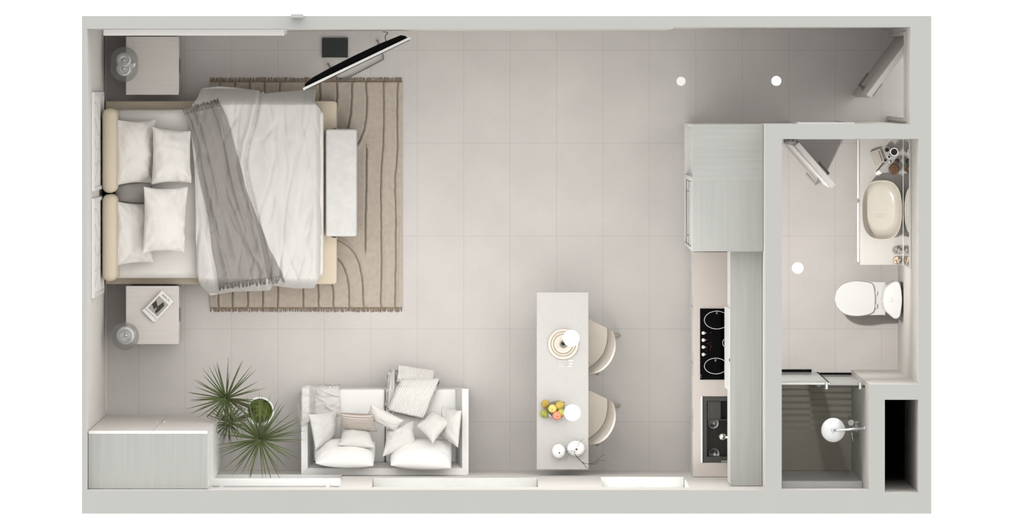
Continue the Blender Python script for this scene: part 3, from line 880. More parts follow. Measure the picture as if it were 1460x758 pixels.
# folded chunky knit blanket, thrown over the seat front
def knit_bm(C, zf, thick, cols, rows, seed):
    """C four pixel corners TL,TR,BR,BL; zf(u,v) height"""
    def F(u, v):
        a = Vector((*C[0], 0)).lerp(Vector((*C[1], 0)), u); b = Vector((*C[3], 0)).lerp(Vector((*C[2], 0)), u); p = a.lerp(b, v)
        p.x += 1.2*noise.noise(Vector((u*3, v*3, seed))); p.y += 1.2*noise.noise(Vector((u*3, v*3, seed+9)))
        e = min(u, 1-u, v, 1-v); edge = min(1, e/.05)
        cu = u*cols; k = cu - math.floor(cu)
        vv = v*rows + .55*abs(k-.5)*2
        st = abs(math.sin(math.pi*cu))**.6 * (.45+.55*abs(math.sin(math.pi*vv))**.7)
        return P(p.x, p.y, zf(u, v) - .016*(1-edge)**2 + .016*st)
    bm = BM(); sheet(bm, F, cols*6, rows*5, thick); return bm
root = thing('knitted_blanket', 'folded white chunky knit blanket hanging over the sofa seat front', 'blanket', P(590, 560, .45))
def dz(y):  # height of the cloth: on the seat, then falling over its front
    return ZSE+.03 if y > 557 else ZSE+.03-.25*((557-y)/36)**1.2
obj('lower_fold', knit_bm([(558,527),(563,524),(562,578),(551,582)], lambda u, v: dz(527+52*v), .03, 4, 22, 1), M['knit'], root, True)
obj('lower_fold', knit_bm([(568,520),(620,527),(618,546),(565,545)], lambda u, v: dz(522+22*v)+.01, .03, 14, 7, 2), M['knit'], root, True)
obj('top_fold', knit_bm([(572,541),(627,539),(604,597),(553,585)], lambda u, v: dz(542+50*v)+.055, .035, 14, 20, 3), M['knit'], root, True)

# linen throw over the sofa arm
def lz(x, y):
    over = ZA+.012; seat = ZSE+.022
    t = max(0, min(1, (x-441)/9)); z = over*(1-t)+seat*t
    if x < 430.5: z -= .16*min(1, (430.5-x)/5)
    if y < 554: z -= .05*(554-y)/6
    return z
LT = [(431,552),(440,549),(452,551),(468,553),(483,553)]
LB = [(430,607),(443,600),(458,600),(472,596),(485,590)]
def lerp2(poly, t):
    k = t*(len(poly)-1); i = min(int(k), len(poly)-2); f = k-i
    return (poly[i][0]+(poly[i+1][0]-poly[i][0])*f, poly[i][1]+(poly[i+1][1]-poly[i][1])*f)
def Fl(u, v):
    a = lerp2(LT, u); b = lerp2(LB, u); x = a[0]+(b[0]-a[0])*v; y = a[1]+(b[1]-a[1])*v
    x -= 6*(1-u)**3*(1-abs(2*v-1)**3)
    z = lz(x, y) + .02*abs(noise.noise(Vector((x*.06+y*.03, y*.09, 6)))) + .05*math.exp(-(((x-452)/5)**2+((y-556)/7)**2))
    z += .012*(1-min(1, 5*abs(noise.noise(Vector((x*.03-y*.05, y*.05, 2))))))
    return P(x, y, z)
root = thing('linen_throw', 'white linen throw with a fringed edge draped over the left sofa arm', 'blanket', P(455, 578, .6))
bm = BM(); sheet(bm, Fl, 50, 50, .010); obj('cloth', bm, M['cushion'], root, True, auto=70)
def Fl2(u, v):
    x = 470 + 17*u + 4*v - 6*u*v; y = 594 + 46*v
    return P(x, y, ZSE+.016+.012*abs(noise.noise(Vector((x*.12, y*.03, 1)))))
bm = BM(); sheet(bm, Fl2, 14, 24, .010); obj('lower_end', bm, M['cushion'], root, True, auto=70)
bm = BM(); random.seed(3)
for k in range(30):
    u = .55+.45*k/30; a = lerp2(LT, u); x = a[0]; y = a[1]; z = lz(x, y)
    q = (x+random.uniform(-1.5, 3), y-random.uniform(2.5, 5))
    tube(bm, [P(x, y+1, z+.004), P((x+q[0])/2, (y+q[1])/2, z+.002), P(q[0], q[1], z-.05)], .0035, 5)
obj('fringe', bm, M['cushion'], root, True)

# ---- dining table
ZT = .76
root = thing('dining_table', 'narrow pale grey dining table with its end against the window wall', 'table', P(802, 542, 0))
bm = BM(); pbox(bm, 765.3, 416.3, 839, 669, ZT-.04, ZT, bevel=.003); obj('tabletop', bm, M['table'], root)
for y0, y1 in ((440, 447), (640, 647)):
    bm = BM(); pbox(bm, 772, y0, 832, y1, 0, ZT-.04, zr=.5, bevel=.002); obj('leg', bm, M['table'], root)
bm = BM(); pbox(bm, 799, 447, 805, 640, .45, .53, zr=.5); obj('stretcher', bm, M['table'], root)

# ---- dining chairs
def chair(origin_px, ang, label):
    O = P(*origin_px, .5); O.z = 0
    root = thing('dining_chair', label, 'chair', O, 'cream chairs at the dining table')
    R = Matrix.Rotation(ang, 4, 'Z')
    def W(x, y, z): return O + R @ Vector((x, y, z))
    hw = .205
    def arc(x0, bulge, half, n=16): return [(x0+bulge*(1-(2*i/n-1)**2), half*(2*i/n-1)) for i in range(n+1)]
    # seat shell: outline from rounded front to the rear arc, gently dished
    def Fseat(u, v):
        t = 2*v-1; xr = .125+.075*(1-t*t); xf = -.235+.04*t*t
        half = hw*(1-.10*(1-u)); x = xf+(xr-xf)*u
        z = .455 - .018*(1-t*t)*math.sin(math.pi*min(1, u*1.05)) - .02*(1-u)**4 + .012*u**6
        return W(x, half*t, z)
    bm = BM(); sheet(bm, Fseat, 20, 20, .022); obj('seat', bm, M['chair'], root, True, auto=60)
    # back: flared band rising from the rear arc, lower at its ends
    def Fb(u, v):
        t = 2*v-1; e = 1-abs(t)**3
        x0, x1 = .127+.075*(1-t*t), .20+.062*(1-t*t)
        h = .02+.36*(.35+.65*e)
        x = x0+(x1-x0)*(u**.8)*(.55+.45*e); half = hw*(1.0+.02*u)
        return W(x, half*t, .450+h*u)
    def band(bm, nu, nv, th):
        g = [[Fb(i/nu, j/nv) for j in range(nv+1)] for i in range(nu+1)]
        back = R @ Vector((1, 0, 0))
        A = [[bm.verts.new(p) for p in r] for r in g]; B = [[bm.verts.new(p+back*th) for p in r] for r in g]
        for i in range(nu):
            for j in range(nv):
                bm.faces.new((A[i][j], A[i+1][j], A[i+1][j+1], A[i][j+1])); bm.faces.new((B[i][j], B[i][j+1], B[i+1][j+1], B[i+1][j]))
        for i in range(nu):
            bm.faces.new((A[i][0], B[i][0], B[i+1][0], A[i+1][0])); bm.faces.new((A[i][nv], A[i+1][nv], B[i+1][nv], B[i][nv]))
        for j in range(nv):
            bm.faces.new((A[0][j], A[0][j+1], B[0][j+1], B[0][j])); bm.faces.new((A[nu][j], B[nu][j], B[nu][j+1], A[nu][j+1]))
    bm = BM(); band(bm, 10, 24, .016); obj('backrest', bm, M['chair'], root, True, auto=50)
    bm = BM(); tube(bm, [W(-.14, 0, .42), W(.13, 0, .42)], .016, 8); tube(bm, [W(0, -.15, .42), W(0, .15, .42)], .016, 8); obj('under_frame', bm, M['chairleg'], root, True, auto=40)
    for (x, y, fx, fy) in ((-.14, .13, -.21, .17), (-.14, -.13, -.21, -.17), (.12, .13, .262, .19), (.12, -.13, .262, -.19)):
        bm = BM(); tube(bm, [W(x, y, .432), W(fx, fy, 0)], (.026, .017)[0], 10, True, .017); obj('leg', bm, M['chairleg'], root, True, auto=40)
    return root
ch = chair((830.5, 487.5), math.radians(-29), 'cream shell chair by the plates, at the upper end of the table')
copy_thing(ch, P(0, 101, .5)-P(0, 0, .5), 'cream shell chair by the fruit bowl, at the window end of the table')

# ---- kitchen: tall unit, base unit with counter, wall units
ZK = 2.28; ZU = 2.10
root = thing('tall_cabinet', 'tall pale kitchen cabinet with an open niche and an oven', 'cabinet', P(1038, 268, 0))
a, b = P(987.3, 177.5, ZK), P(1090.3, 358.3, ZK); b.x = min(b.x, XB0-.004)
ym0, ym1 = P(0, 253.5, ZK).y, P(0, 259.5, ZK).y
dep = .12
bm = BM()
box(bm, a.x+dep, b.y, .08, b.x, a.y, ZK-.02)                                   # carcass behind the niche and oven
box(bm, a.x, a.y-.022, .08, a.x+dep, a.y, ZK-.02); box(bm, a.x, ym1, .08, a.x+dep, ym0, ZK-.02); box(bm, a.x, b.y, .08, a.x+dep, b.y+.022, ZK-.02)
box(bm, a.x, ym0, .08, a.x+dep, a.y-.022, .30); box(bm, a.x, b.y+.022, .08, a.x+dep, ym1, .12)
box(bm, a.x, b.y+.022, 1.9, a.x+dep, ym1, ZK-.02)
obj('body', bm, M['white'], root)
ymid = (ym0+ym1)/2
bm = BM(); box(bm, a.x, ymid, ZK-.02, b.x, a.y, ZK); obj('top_panel', bm, M['wood_h'], root, label='top panel with the grain running across')
bm = BM(); box(bm, a.x, b.y, ZK-.02, b.x, ymid, ZK); obj('top_panel', bm, M['wood_v'], root, label='top panel with the grain running lengthwise')
bm = BM(); box(bm, a.x+.03, b.y+.01, 0, b.x, a.y-.01, .08); obj('plinth', bm, M['white'], root)
for z in (.75, 1.2, 1.65):
    bm = BM(); box(bm, a.x+.03, ym0, z, a.x+dep, a.y-.022, z+.02); obj('shelf', bm, M['white'], root)
bm = BM(); box(bm, a.x+.014, b.y+.03, .13, a.x+dep, ym1-.012, 1.89, .003); ov = obj('oven_column', bm, M['steel'], root, label='steel oven front in the tall cabinet')
for z in (.80, 1.36):
    bm = BM(); box(bm, a.x+.004, b.y+.03, z, a.x+.013, ym1-.012, z+.015); obj('trim_strip', bm, M['frame'], ov)
bm = BM(); tube(bm, [Vector((a.x-.02, b.y+.09, 1.30)), Vector((a.x-.02, ym1-.07, 1.30))], .008)
for y in (b.y+.11, ym1-.09): tube(bm, [Vector((a.x-.02, y, 1.30)), Vector((a.x+.02, y, 1.30))], .006)
obj('handle', bm, M['steel'], ov, True, auto=40)

ZC = .92
root = thing('base_cabinet', 'white lower kitchen cabinet carrying the hob and sink', 'cabinet', P(1040, 520, 0))
ca, cb = P(988.5, 359.3, ZC), P(1088, 682, ZC); cb.x = XB0-.004; cb.y = YS1+.004
sk0, sk1 = P(1000.5, 564.5, ZC), P(1046, 659.5, ZC)
bm = BM(); box(bm, ca.x+.022, cb.y, .10, cb.x, ca.y-.002, ZC-.24); obj('body', bm, M['white'], root)
bm = BM(); box(bm, ca.x+.06, cb.y, 0, cb.x, ca.y-.01, .10); obj('plinth', bm, M['white'], root)
for k in range(4):
    y0 = ca.y-(ca.y-cb.y)*k/4; y1 = ca.y-(ca.y-cb.y)*(k+1)/4
    bm = BM(); box(bm, ca.x+.003, y1+.003, .105, ca.x+.021, y0-.003, ZC-.045, .002); d = obj('door', bm, M['white'], root)
    bm = BM(); box(bm, ca.x-.002, y1+.1, ZC-.085, ca.x+.003, y0-.1, ZC-.07, .001); obj('handle', bm, M['white'], d)
bm = BM()   # four rails that carry the worktop round the sink
box(bm, ca.x+.022, sk0.y, ZC-.24, cb.x, ca.y-.002, ZC-.04); box(bm, ca.x+.022, cb.y, ZC-.24, cb.x, sk1.y, ZC-.04)
box(bm, ca.x+.022, sk1.y, ZC-.24, sk0.x, sk0.y, ZC-.04); box(bm, sk1.x, sk1.y, ZC-.24, cb.x, sk0.y, ZC-.04)
obj('top_rail', bm, M['white'], root)
bm = BM()
box(bm, ca.x, sk0.y, ZC-.04, cb.x, ca.y, ZC); box(bm, ca.x, cb.y, ZC-.04, cb.x, sk1.y, ZC)
box(bm, ca.x, sk1.y, ZC-.04, sk0.x, sk0.y, ZC); box(bm, sk1.x, sk1.y, ZC-.04, cb.x, sk0.y, ZC)
tag(obj('worktop', bm, M['counter'], None, origin=P(1014, 520, ZC)), 'speckled beige stone kitchen worktop between tall cabinet and window wall', 'worktop')

# hob
root = thing('induction_hob', 'black glass hob with white rings and four knobs in the worktop', 'hob', P(1020, 490, ZC))
bm = BM(); pbox(bm, 998, 439.5, 1062, 541, ZC+.0005, ZC+.008, bevel=.002); obj('glass_top', bm, M['blackglass'], root)
def ell_ring(px, py, rx, ry, z, wd=.0035, n=48):
    bm = BM(); c = P(px, py, z); s = S(z)
    for k in range(n):
        a0, a1 = 2*math.pi*k/n, 2*math.pi*(k+1)/n
        q = []
        for a, o in ((a0, 0), (a1, 0), (a1, wd), (a0, wd)): q.append((c.x+(rx/s-o)*math.cos(a), c.y+(ry/s-o)*math.sin(a)))
        lo = [bm.verts.new((x, y, z)) for x, y in q]; hi = [bm.verts.new((x, y, z+.0012)) for x, y in q]
        bm.faces.new(hi)
        for i in range(4): bm.faces.new((lo[i], lo[(i+1)%4], hi[(i+1)%4], hi[i]))
    return bm
for (x, y, rx, ry) in ((1022, 456, 18, 13), (1020.5, 521.5, 16.5, 11.5), (1041, 488.5, 11, 8.5)):
    obj('zone_ring', ell_ring(x, y, rx, ry, ZC+.008), M['ring'], root)
for y in (474.5, 484.5, 494.5, 505):
    bm = BM(); lathe(bm, [(0, 0), (.0145, 0), (.0145, .012), (.012, .016), (0, .016)], P(1002.8, y, ZC+.008), 20); k = obj('knob', bm, M['white'], root, True, auto=40)
    bm = BM(); q = P(1005.5, y, ZC+.008); box(bm, q.x, q.y-.003, q.z, q.x+.006, q.y+.003, q.z+.010); obj('pointer', bm, M['white'], k)
for (x, y) in ((1007.5,474),(1013.5,474.5),(1008,484),(1009,489.5),(1013.5,488),(1013,492),(1014,494.5),(1008,496),(1013,498),(1007,500)):
    bm = BM(); q = P(x, y, ZC+.008); box(bm, q.x-.004, q.y-.0025, q.z, q.x+.004, q.y+.0025, q.z+.0012)
    obj('red_marking', bm, M['red'], root)
for (x, y) in ((1022, 446), (1020, 513.5), (999, 534.5), (999, 537.5)):
    bm = BM(); q = P(x, y, ZC+.008); box(bm, q.x-.006, q.y-.009 if x > 1010 else q.y-.004, q.z, q.x+.006, q.y+.009 if x > 1010 else q.y+.004, q.z+.0014)
    obj('grey_marking', bm, M['greymetal'], root)

# sink
root = thing('kitchen_sink', 'steel kitchen sink with a dark basin set in the worktop', 'sink', P(1018, 612, .7))
x0, x1, y0, y1 = sk0.x+.001, sk1.x-.001, sk1.y+.001, sk0.y-.001; zb = ZC-.21; tt = .012
bm = BM()
box(bm, x0, y0, zb, x0+tt+.03, y1, ZC-.012); box(bm, x1-tt, y0, zb, x1, y1, ZC-.012)
box(bm, x0+tt+.03, y1-.04, zb, x1-tt, y1, ZC-.012); box(bm, x0+tt+.03, y0, zb, x1-tt, y0+.05, ZC-.012)
obj('sink_wall', bm, M['dsteel'], root)
bm = BM(); box(bm, x0+tt+.03, y0+.05, zb, x1-tt, y1-.04, zb+.012); obj('basin_floor', bm, M['sinkdark'], root)
bm = BM(); yd = P(0, 597.5, ZC-.03).y
box(bm, x0+tt+.034, yd, ZC-.05, P(1028, 0, ZC).x, y1-.041, ZC-.03, .003); obj('drainboard', bm, M['dsteel'], root)
bm = BM(); box(bm, x0+tt+.03, yd-.008, zb+.012, x1-tt, yd, ZC-.022); obj('divider', bm, M['dsteel'], root)
for (px, py) in ((1018, 646), (1017, 603)):
    bm = BM(); lathe(bm, [(0, .004), (.02, .004), (.028, .010), (.045, .012), (.05, .006), (.05, 0), (0, 0)], P(px, py, zb+.012), 28); obj('drain', bm, M['steel'], root, True, auto=40)
# rim lip seen as a thin bright line on the room side
bm = BM(); box(bm, x0-.008, y0, ZC+.0005, x0+.006, y1, ZC+.006, .002); obj('rim', bm, M['chrome'], root)

root = thing('kitchen_tap', 'chrome kitchen tap with a round top standing behind the sink', 'tap', P(1040, 622, ZC))
q = P(1040, 622, ZC+.001)
bm = BM(); q.x = sk1.x + .035
lathe(bm, [(0, 0), (.026, 0), (.026, .01), (.014, .02), (.014, .26), (0, .26)], q, 20); obj('tap_body', bm, M['chrome'], root, True, auto=40)
e = P(1030, 622, ZC+.3)
bm = BM(); tube(bm, smooth_poly([q+Vector((0, 0, .25)), q+Vector((-.01, 0, .32)), q.lerp(Vector((e.x, e.y, q.z)), .5)+Vector((0, 0, .35)), Vector((e.x, e.y, q.z+.32)), Vector((e.x, e.y, q.z+.22))], 20), .012, 12); obj('spout', bm, M['chrome'], root, True)
bm = BM(); lathe(bm, [(0, 0), (.022, .003), (.03, .02), (.022, .04), (0, .045)], Vector((e.x, e.y, q.z+.318)), 24); obj('round_cap', bm, M['chrome'], root, True)
bm = BM(); p = P(1030, 657, ZC+.06); tube(bm, [Vector((q.x, p.y, q.z)), Vector((q.x, p.y, q.z+.06))], .014, 12); tube(bm, [Vector((q.x, p.y, q.z+.055)), Vector((p.x-.01, p.y, q.z+.06))], .009, 10); obj('lever', bm, M['chrome'], root, True, auto=40)

# upper wall units
root = thing('wall_cabinet', 'long pale wall cabinet with lengthwise wood grain above the worktop', 'cabinet', P(1066, 528, 1.47))
ua, ub = P(1041.3, 359, ZU), P(1090, 696.5, ZU); ub.x = XB0-.004; ub.y = YS1+.004; ua.y = b.y-.002
bm = BM(); box(bm, ua.x+.020, ub.y, 1.47, ub.x, ua.y, ZU-.02); obj('body', bm, M['white'], root)
bm = BM(); box(bm, ua.x, ub.y, ZU-.02, ub.x, ua.y, ZU, .001); obj('top_panel', bm, M['wood_v'], root)
for k in range(4):
    y0 = ua.y-(ua.y-ub.y)*k/4; y1 = ua.y-(ua.y-ub.y)*(k+1)/4
    bm = BM(); box(bm, ua.x, y1+.002, 1.46, ua.x+.019, y0-.002, ZU-.022, .0015); obj('door', bm, M['white'], root)

root = thing('range_hood', 'slim white pull-out range hood projecting over the black hob', 'range hood', P(1060, 494, 1.40))
ha, hb = P(1037.5, 436.5, 1.45), P(1075, 552, 1.45)
bm = BM(); box(bm, ha.x, hb.y, 1.40, hb.x, ha.y, 1.455, .004); obj('body', bm, M['white'], root)
bm = BM(); xa_, xt_, xk_ = P(1033, 0, 1.40).x, ua.x-.006, ua.x-.001
wedge(bm, [[Vector((xa_, y, 1.40)), Vector((xk_, y, 1.40)), Vector((xk_, y, ZU-.03)), Vector((xt_, y, ZU-.03))] for y in (hb.y, ha.y)])
fr = obj('front_panel', bm, M['frame'], root)
q = P(1040, 513, ZU-.03)
bm = BM(); box(bm, xt_-.004, q.y-.012, ZU-.06, xk_+.004, q.y+.012, ZU-.022); obj('badge', bm, M['greymetal'], fr, label='small dark square badge')

# ---- roller blind cassettes and the little box on the wall's outer edge
root = thing('roller_blind', 'long white blind cassette at the upper wall above the bare nightstand', 'blind', P(276, 45, 2.3), 'white blind cassettes')
zb0, zb1 = 2.34, 2.42
a, b = P(147.3, 40, zb1), P(405.5, 50.6, zb1); a.y = YN1-.002
bm = BM(); box(bm, a.x, b.y, zb0, b.x, a.y, zb1, .003); obj('cassette', bm, M['white'], root)
for y in (44.0, 47.2):
    bm = BM(); p = P(405.5, y, zb1); box(bm, p.x, p.y-.006, zb0+.02, p.x+.02, p.y+.006, zb1-.015)
    obj('end_rail', bm, M['white'], root)
root = thing('roller_blind', 'white blind cassette over the window between wardrobe and sofa', 'blind', P(391, 687, 2.1), 'white blind cassettes')
a, b = P(298.5, 682, 2.16), P(484.5, 692.8, 2.16)
bm = BM(); box(bm, a.x, b.y, 2.08, b.x, a.y, 2.16, .004); obj('cassette', bm, M['frame'], root)
bm = BM(); box(bm, b.x, b.y-.012, 2.075, b.x+.006, a.y, 2.165); obj('end_cap', bm, M['frame'], root)
bm = BM(); box(bm, a.x-.006, b.y-.012, 2.075, a.x, a.y, 2.165); obj('end_cap', bm, M['frame'], root)
for x in (a.x+.1, b.x-.1):
    bm = BM(); box(bm, x-.015, YS1-.02, 2.165, x+.015, b.y+.03, 2.175); box(bm, x-.015, YS1-.02, 2.165, x+.015, YS1-.012, LZ)
    obj('bracket', bm, M['frame'], root)
bm = BM(); pbox(bm, 414.5, 20.0, 432, 25.4, WT+.001, WT+.16, bevel=.003)
tag(obj('wall_box', bm, M['cap'], None, origin=P(423, 24, WT)), 'small white box fixed on the outer edge of the upper wall top', 'box')

# ---- pictures on the left wall
for (y0, y1, lab, sd) in ((131.5, 272.5, 'white framed picture above the upper headboard cushion', 1), (283, 425, 'white framed picture above the lower headboard cushion', 2)):
    z0, z1 = .62, 2.02
    yt0, yt1 = P(0, y0, z1).y, P(0, y1, z1).y
    root = thing('picture_frame', lab, 'picture', Vector((XL1, (yt0+yt1)/2, z0)), 'white framed pictures on the left wall')
    xb, xf = XL1+.002, XL1+.024; fw = .03
    bm = BM(); box(bm, xb, yt1, z0, xf, yt1+fw, z1); box(bm, xb, yt0-fw, z0, xf, yt0, z1); box(bm, xb, yt1+fw, z0, xf, yt0-fw, z0+fw); box(bm, xb, yt1+fw, z1-fw, xf, yt0-fw, z1)
    obj('frame', bm, M['frame'], root)
    bm = BM(); box(bm, xb, yt1+fw, z0+fw, xf-.012, yt0-fw, z1-fw); pr = obj('print', bm, M['paper'], root)
    bm = BM(); random.seed(sd)
    for k in range(5):
        yy = yt1 + (yt0-yt1)*(.2+.15*k); pts = [Vector((xf-.0115, yy+.08*math.sin(j*.5+k), z0+.25+.1*j)) for j in range(10)]
        tube(bm, pts, .0016, 4)
    obj('line_drawing', bm, M['greyprint'], pr)

# ---- vanity, mirror
ZV = .85
root = thing('vanity_unit', 'wall hung white vanity cabinet under the oval basin', 'vanity', P(1258, 288, .4))
va, vb = P(1226, 199, ZV), P(1300, 377.5, ZV); va.y = YB1-.002; vb.x = XR0-.003
bm = BM(); box(bm, va.x+.02, vb.y, .35, vb.x, va.y, ZV-.022, .002); obj('body', bm, M['white'], root)
bm = BM(); box(bm, va.x, vb.y, ZV-.022, vb.x, va.y, ZV, .002); obj('counter', bm, M['wood_w'], root)
for y0, y1 in ((va.y, (va.y+vb.y)/2), ((va.y+vb.y)/2, vb.y)):
    bm = BM(); box(bm, va.x+.002, y1+.003, .355, va.x+.020, y0-.003, ZV-.045, .002); d = obj('drawer', bm, M['white'], root)
    bm = BM(); box(bm, va.x-.012, y1+.02, ZV-.20, va.x+.002, y0-.02, ZV-.19, .002); obj('handle', bm, M['white'], d)
root = thing('mirror', 'tall wall mirror in a white frame behind the basin', 'mirror', Vector((XR0, (va.y+vb.y)/2, .98)))
mz0, mz1 = .98, 1.72
mx = P(1296.8, 0, mz1).x
bm = BM(); box(bm, mx, vb.y, mz0, XR0-.003, va.y-.004, mz1, .002); obj('mirror_body', bm, M['frame'], root)
bm = BM(); box(bm, mx-.006, vb.y, mz0-.012, XR0-.003, va.y-.004, mz0-.0005, .002); obj('bottom_ledge', bm, M['frame'], root)
bm = BM(); box(bm, mx-.004, vb.y+.004, mz0+.004, mx-.0005, va.y-.008, mz1-.012); obj('mirror_glass', bm, M['mirror'], root)

# basin
root = thing('wash_basin', 'cream oval vessel basin standing on the vanity counter', 'basin', P(1257, 299, ZV))
ZB = .985
c0 = P(1257.5, 299.5, ZB); rx, ry = 28.7/S(ZB), 42.7/S(ZB)
bm = BM(); n = 56; rings = []
def sup(r, z, e=2.7):
    out = []
    for k in range(n):
        a = 2*math.pi*k/n; ca_, sa = math.cos(a), math.sin(a)
        f = (abs(ca_)**e+abs(sa)**e)**(-1/e)
        out.append(bm.verts.new((c0.x+r*rx*f*ca_, c0.y+r*ry*f*sa, z)))
    return out
for r, z in ((.70, ZV+.001), (.80, ZV+.02), (.92, ZV+.075), (.99, ZB-.008), (1.0, ZB-.002), (.985, ZB), (.965, ZB-.003), (.95, ZB-.012), (.89, ZV+.075), (.80, ZV+.035), (.62, ZV+.022), (.30, ZV+.018), (.10, ZV+.017)): rings.append(sup(r, z))
for i in range(len(rings)-1):
    for k in range(n): bm.faces.new((rings[i][k], rings[i][(k+1)%n], rings[i+1][(k+1)%n], rings[i+1][k]))
bm.faces.new(rings[0][::-1]); bm.faces.new(rings[-1])
obj('bowl', bm, M['basin'], root, True, auto=60)
for yy in (305.5, 309):
    bm = BM(); q = P(1254, yy, ZV+.02); box(bm, q.x-.045, q.y-.0012, ZV+.0195, q.x+.045, q.y+.0012, ZV+.0225); obj('drain_slot', bm, M['dishr'], root)

# toiletries on the counter
def rot_box(bm, c, lx, ly, ang, z0, z1, bev=.002):
    d = Vector((math.cos(ang), math.sin(ang))); e = Vector((-d.y, d.x))
    pts = [c.xy + d*sx_*lx/2 + e*sy_*ly/2 for sx_, sy_ in ((-1,-1),(1,-1),(1,1),(-1,1))]
    prism(bm, pts, z0, z1, bev)
zc = ZV+.0005
root = thing('soap_box', 'beige embossed soap box lying tilted at the wall end of the vanity', 'box', P(1251, 223.5, zc))
bm = BM(); c = P(1251, 223.5, ZV); rot_box(bm, c, .085, .125, math.radians(20), zc, zc+.035, .003); bb = obj('box_body', bm, M['soap'], root)
bm = BM(); rot_box(bm, c+Vector((.024, .009, 0)), .006, .095, math.radians(20), zc+.0352, zc+.0362, 0); obj('printed_line', bm, M['ink'], bb)
bm = BM(); rot_box(bm, c+Vector((-.012, -.004, 0)), .035, .085, math.radians(20), zc+.0352, zc+.0366, 0); obj('embossed_panel', bm, M['soap'], bb)
def cup(px, py, r, h, mo, mi_, name, label, cat, group=None):
    root = thing(name, label, cat, P(px, py, zc), group)
    bm = BM(); q = P(px, py, ZV+h); q.z = zc
    lathe(bm, [(0, 0), (r*.88, 0), (r, h*.9), (r, h), (r*.82, h), (r*.80, h*.80), (0, h*.78)], q, 28)
    obj('cup_body', bm, mo, root, True, auto=45)
    bm = BM(); lathe(bm, [(0, h*.79), (r*.79, h*.79), (r*.79, h*.86), (0, h*.86)], q, 28); obj('contents', bm, mi_, root, True, auto=45)
cup(1275, 216.5, .035, .10, M['ceramicw'], M['coffee'], 'tumbler', 'larger white rimmed cup with a black inside, nearest the mirror', 'cup', 'cups on the vanity')
cup(1264.8, 213.3, .024, .07, M['soap'], M['coffee'], 'tumbler', 'smaller pale rimmed cup with a dark inside beside the soap box', 'cup', 'cups on the vanity')
cup(1267.8, 223.5, .014, .05, M['chrome'], M['coffee'], 'bottle', 'tiny chrome topped bottle between the two cups and the tube', 'bottle')
root = thing('lidded_jar', 'large round brown wooden jar with a lid beside the basin', 'jar', P(1274.5, 241.3, zc), 'brown jars on the vanity')
bm = BM(); q = P(1274.5, 241.3, ZV+.06); q.z = zc; lathe(bm, [(0, 0), (.043, 0), (.046, .05), (0, .05)], q, 32); obj('jar_body', bm, M['darkbrown'], root, True, auto=45)
bm = BM(); lathe(bm, [(0, .0505), (.045, .0505), (.045, .058), (.034, .062), (.032, .058), (.018, .058), (.016, .064), (0, .066)], q, 32); obj('lid', bm, M['brown'], root, True, auto=45)
root = thing('lidded_jar', 'small dark brown jar between the brown lidded jar and the black cup', 'jar', P(1279, 229.5, zc), 'brown jars on the vanity')
bm = BM(); q = P(1279, 229.5, ZV+.05); q.z = zc; lathe(bm, [(0, 0), (.019, 0), (.021, .04), (0, .04)], q, 24); obj('jar_body', bm, M['darkbrown'], root, True, auto=45)
bm = BM(); lathe(bm, [(0, .0405), (.02, .0405), (.02, .05), (.01, .054), (0, .054)], q, 24); obj('lid', bm, M['darkbrown'], root, True, auto=45)
root = thing('toothpaste_tube', 'grey and white tube lying slantwise beside the basin rim', 'tube', P(1262, 238, zc))
t0, t1 = P(1253.5, 246, ZV), P(1266.5, 232.5, ZV); ax = (t1-t0).normalized(); sd = Vector((-ax.y, ax.x, 0))
bm = BM()
wedge(bm, [[t0+sd*.016+Vector((0,0,.001)), t0-sd*.016+Vector((0,0,.001)), t0-sd*.018+Vector((0,0,.005)), t0+sd*.018+Vector((0,0,.005))],
           [t1+sd*.013+Vector((0,0,.001)), t1-sd*.013+Vector((0,0,.001)), t1-sd*.013+Vector((0,0,.026)), t1+sd*.013+Vector((0,0,.026))]])
obj('tube_body', bm, M['greyprint'], root)
bm = BM(); tube(bm, [t1+ax*.001+Vector((0,0,.013)), t1+ax*.018+Vector((0,0,.013))], .011, 14); obj('tube_cap', bm, M['white'], root, True, auto=40)
bm = BM(); wedge(bm, [[t0-ax*.028+sd*.020+Vector((0,0,.001)), t0-ax*.028-sd*.020+Vector((0,0,.001)), t0-ax*.028-sd*.020+Vector((0,0,.004)), t0-ax*.028+sd*.020+Vector((0,0,.004))],
           [t0+ax*.012+sd*.0185+Vector((0,0,.001)), t0+ax*.012-sd*.0185+Vector((0,0,.001)), t0+ax*.012-sd*.0185+Vector((0,0,.0095)), t0+ax*.012+sd*.0185+Vector((0,0,.0095))]])
obj('crimped_end', bm, M['paper'], root)
root = thing('toothbrush', 'dark thin brush lying against the white tube on the vanity', 'brush', P(1257, 237, zc))
b0, b1 = P(1249.5, 244.5, ZV+.006), P(1263.5, 227.5, ZV+.006)
bm = BM(); tube(bm, [b0, b0.lerp(b1, .6), b1], .0045, 8, True, .006); obj('brush_handle', bm, M['darkbrown'], root, True)
bm = BM(); bx_ = b0.lerp(b1, .88); tube(bm, [bx_+Vector((0,0,.003)), b1+Vector((0,0,.003))], .0085, 8); obj('brush_head', bm, M['coffee'], root, True, auto=40)
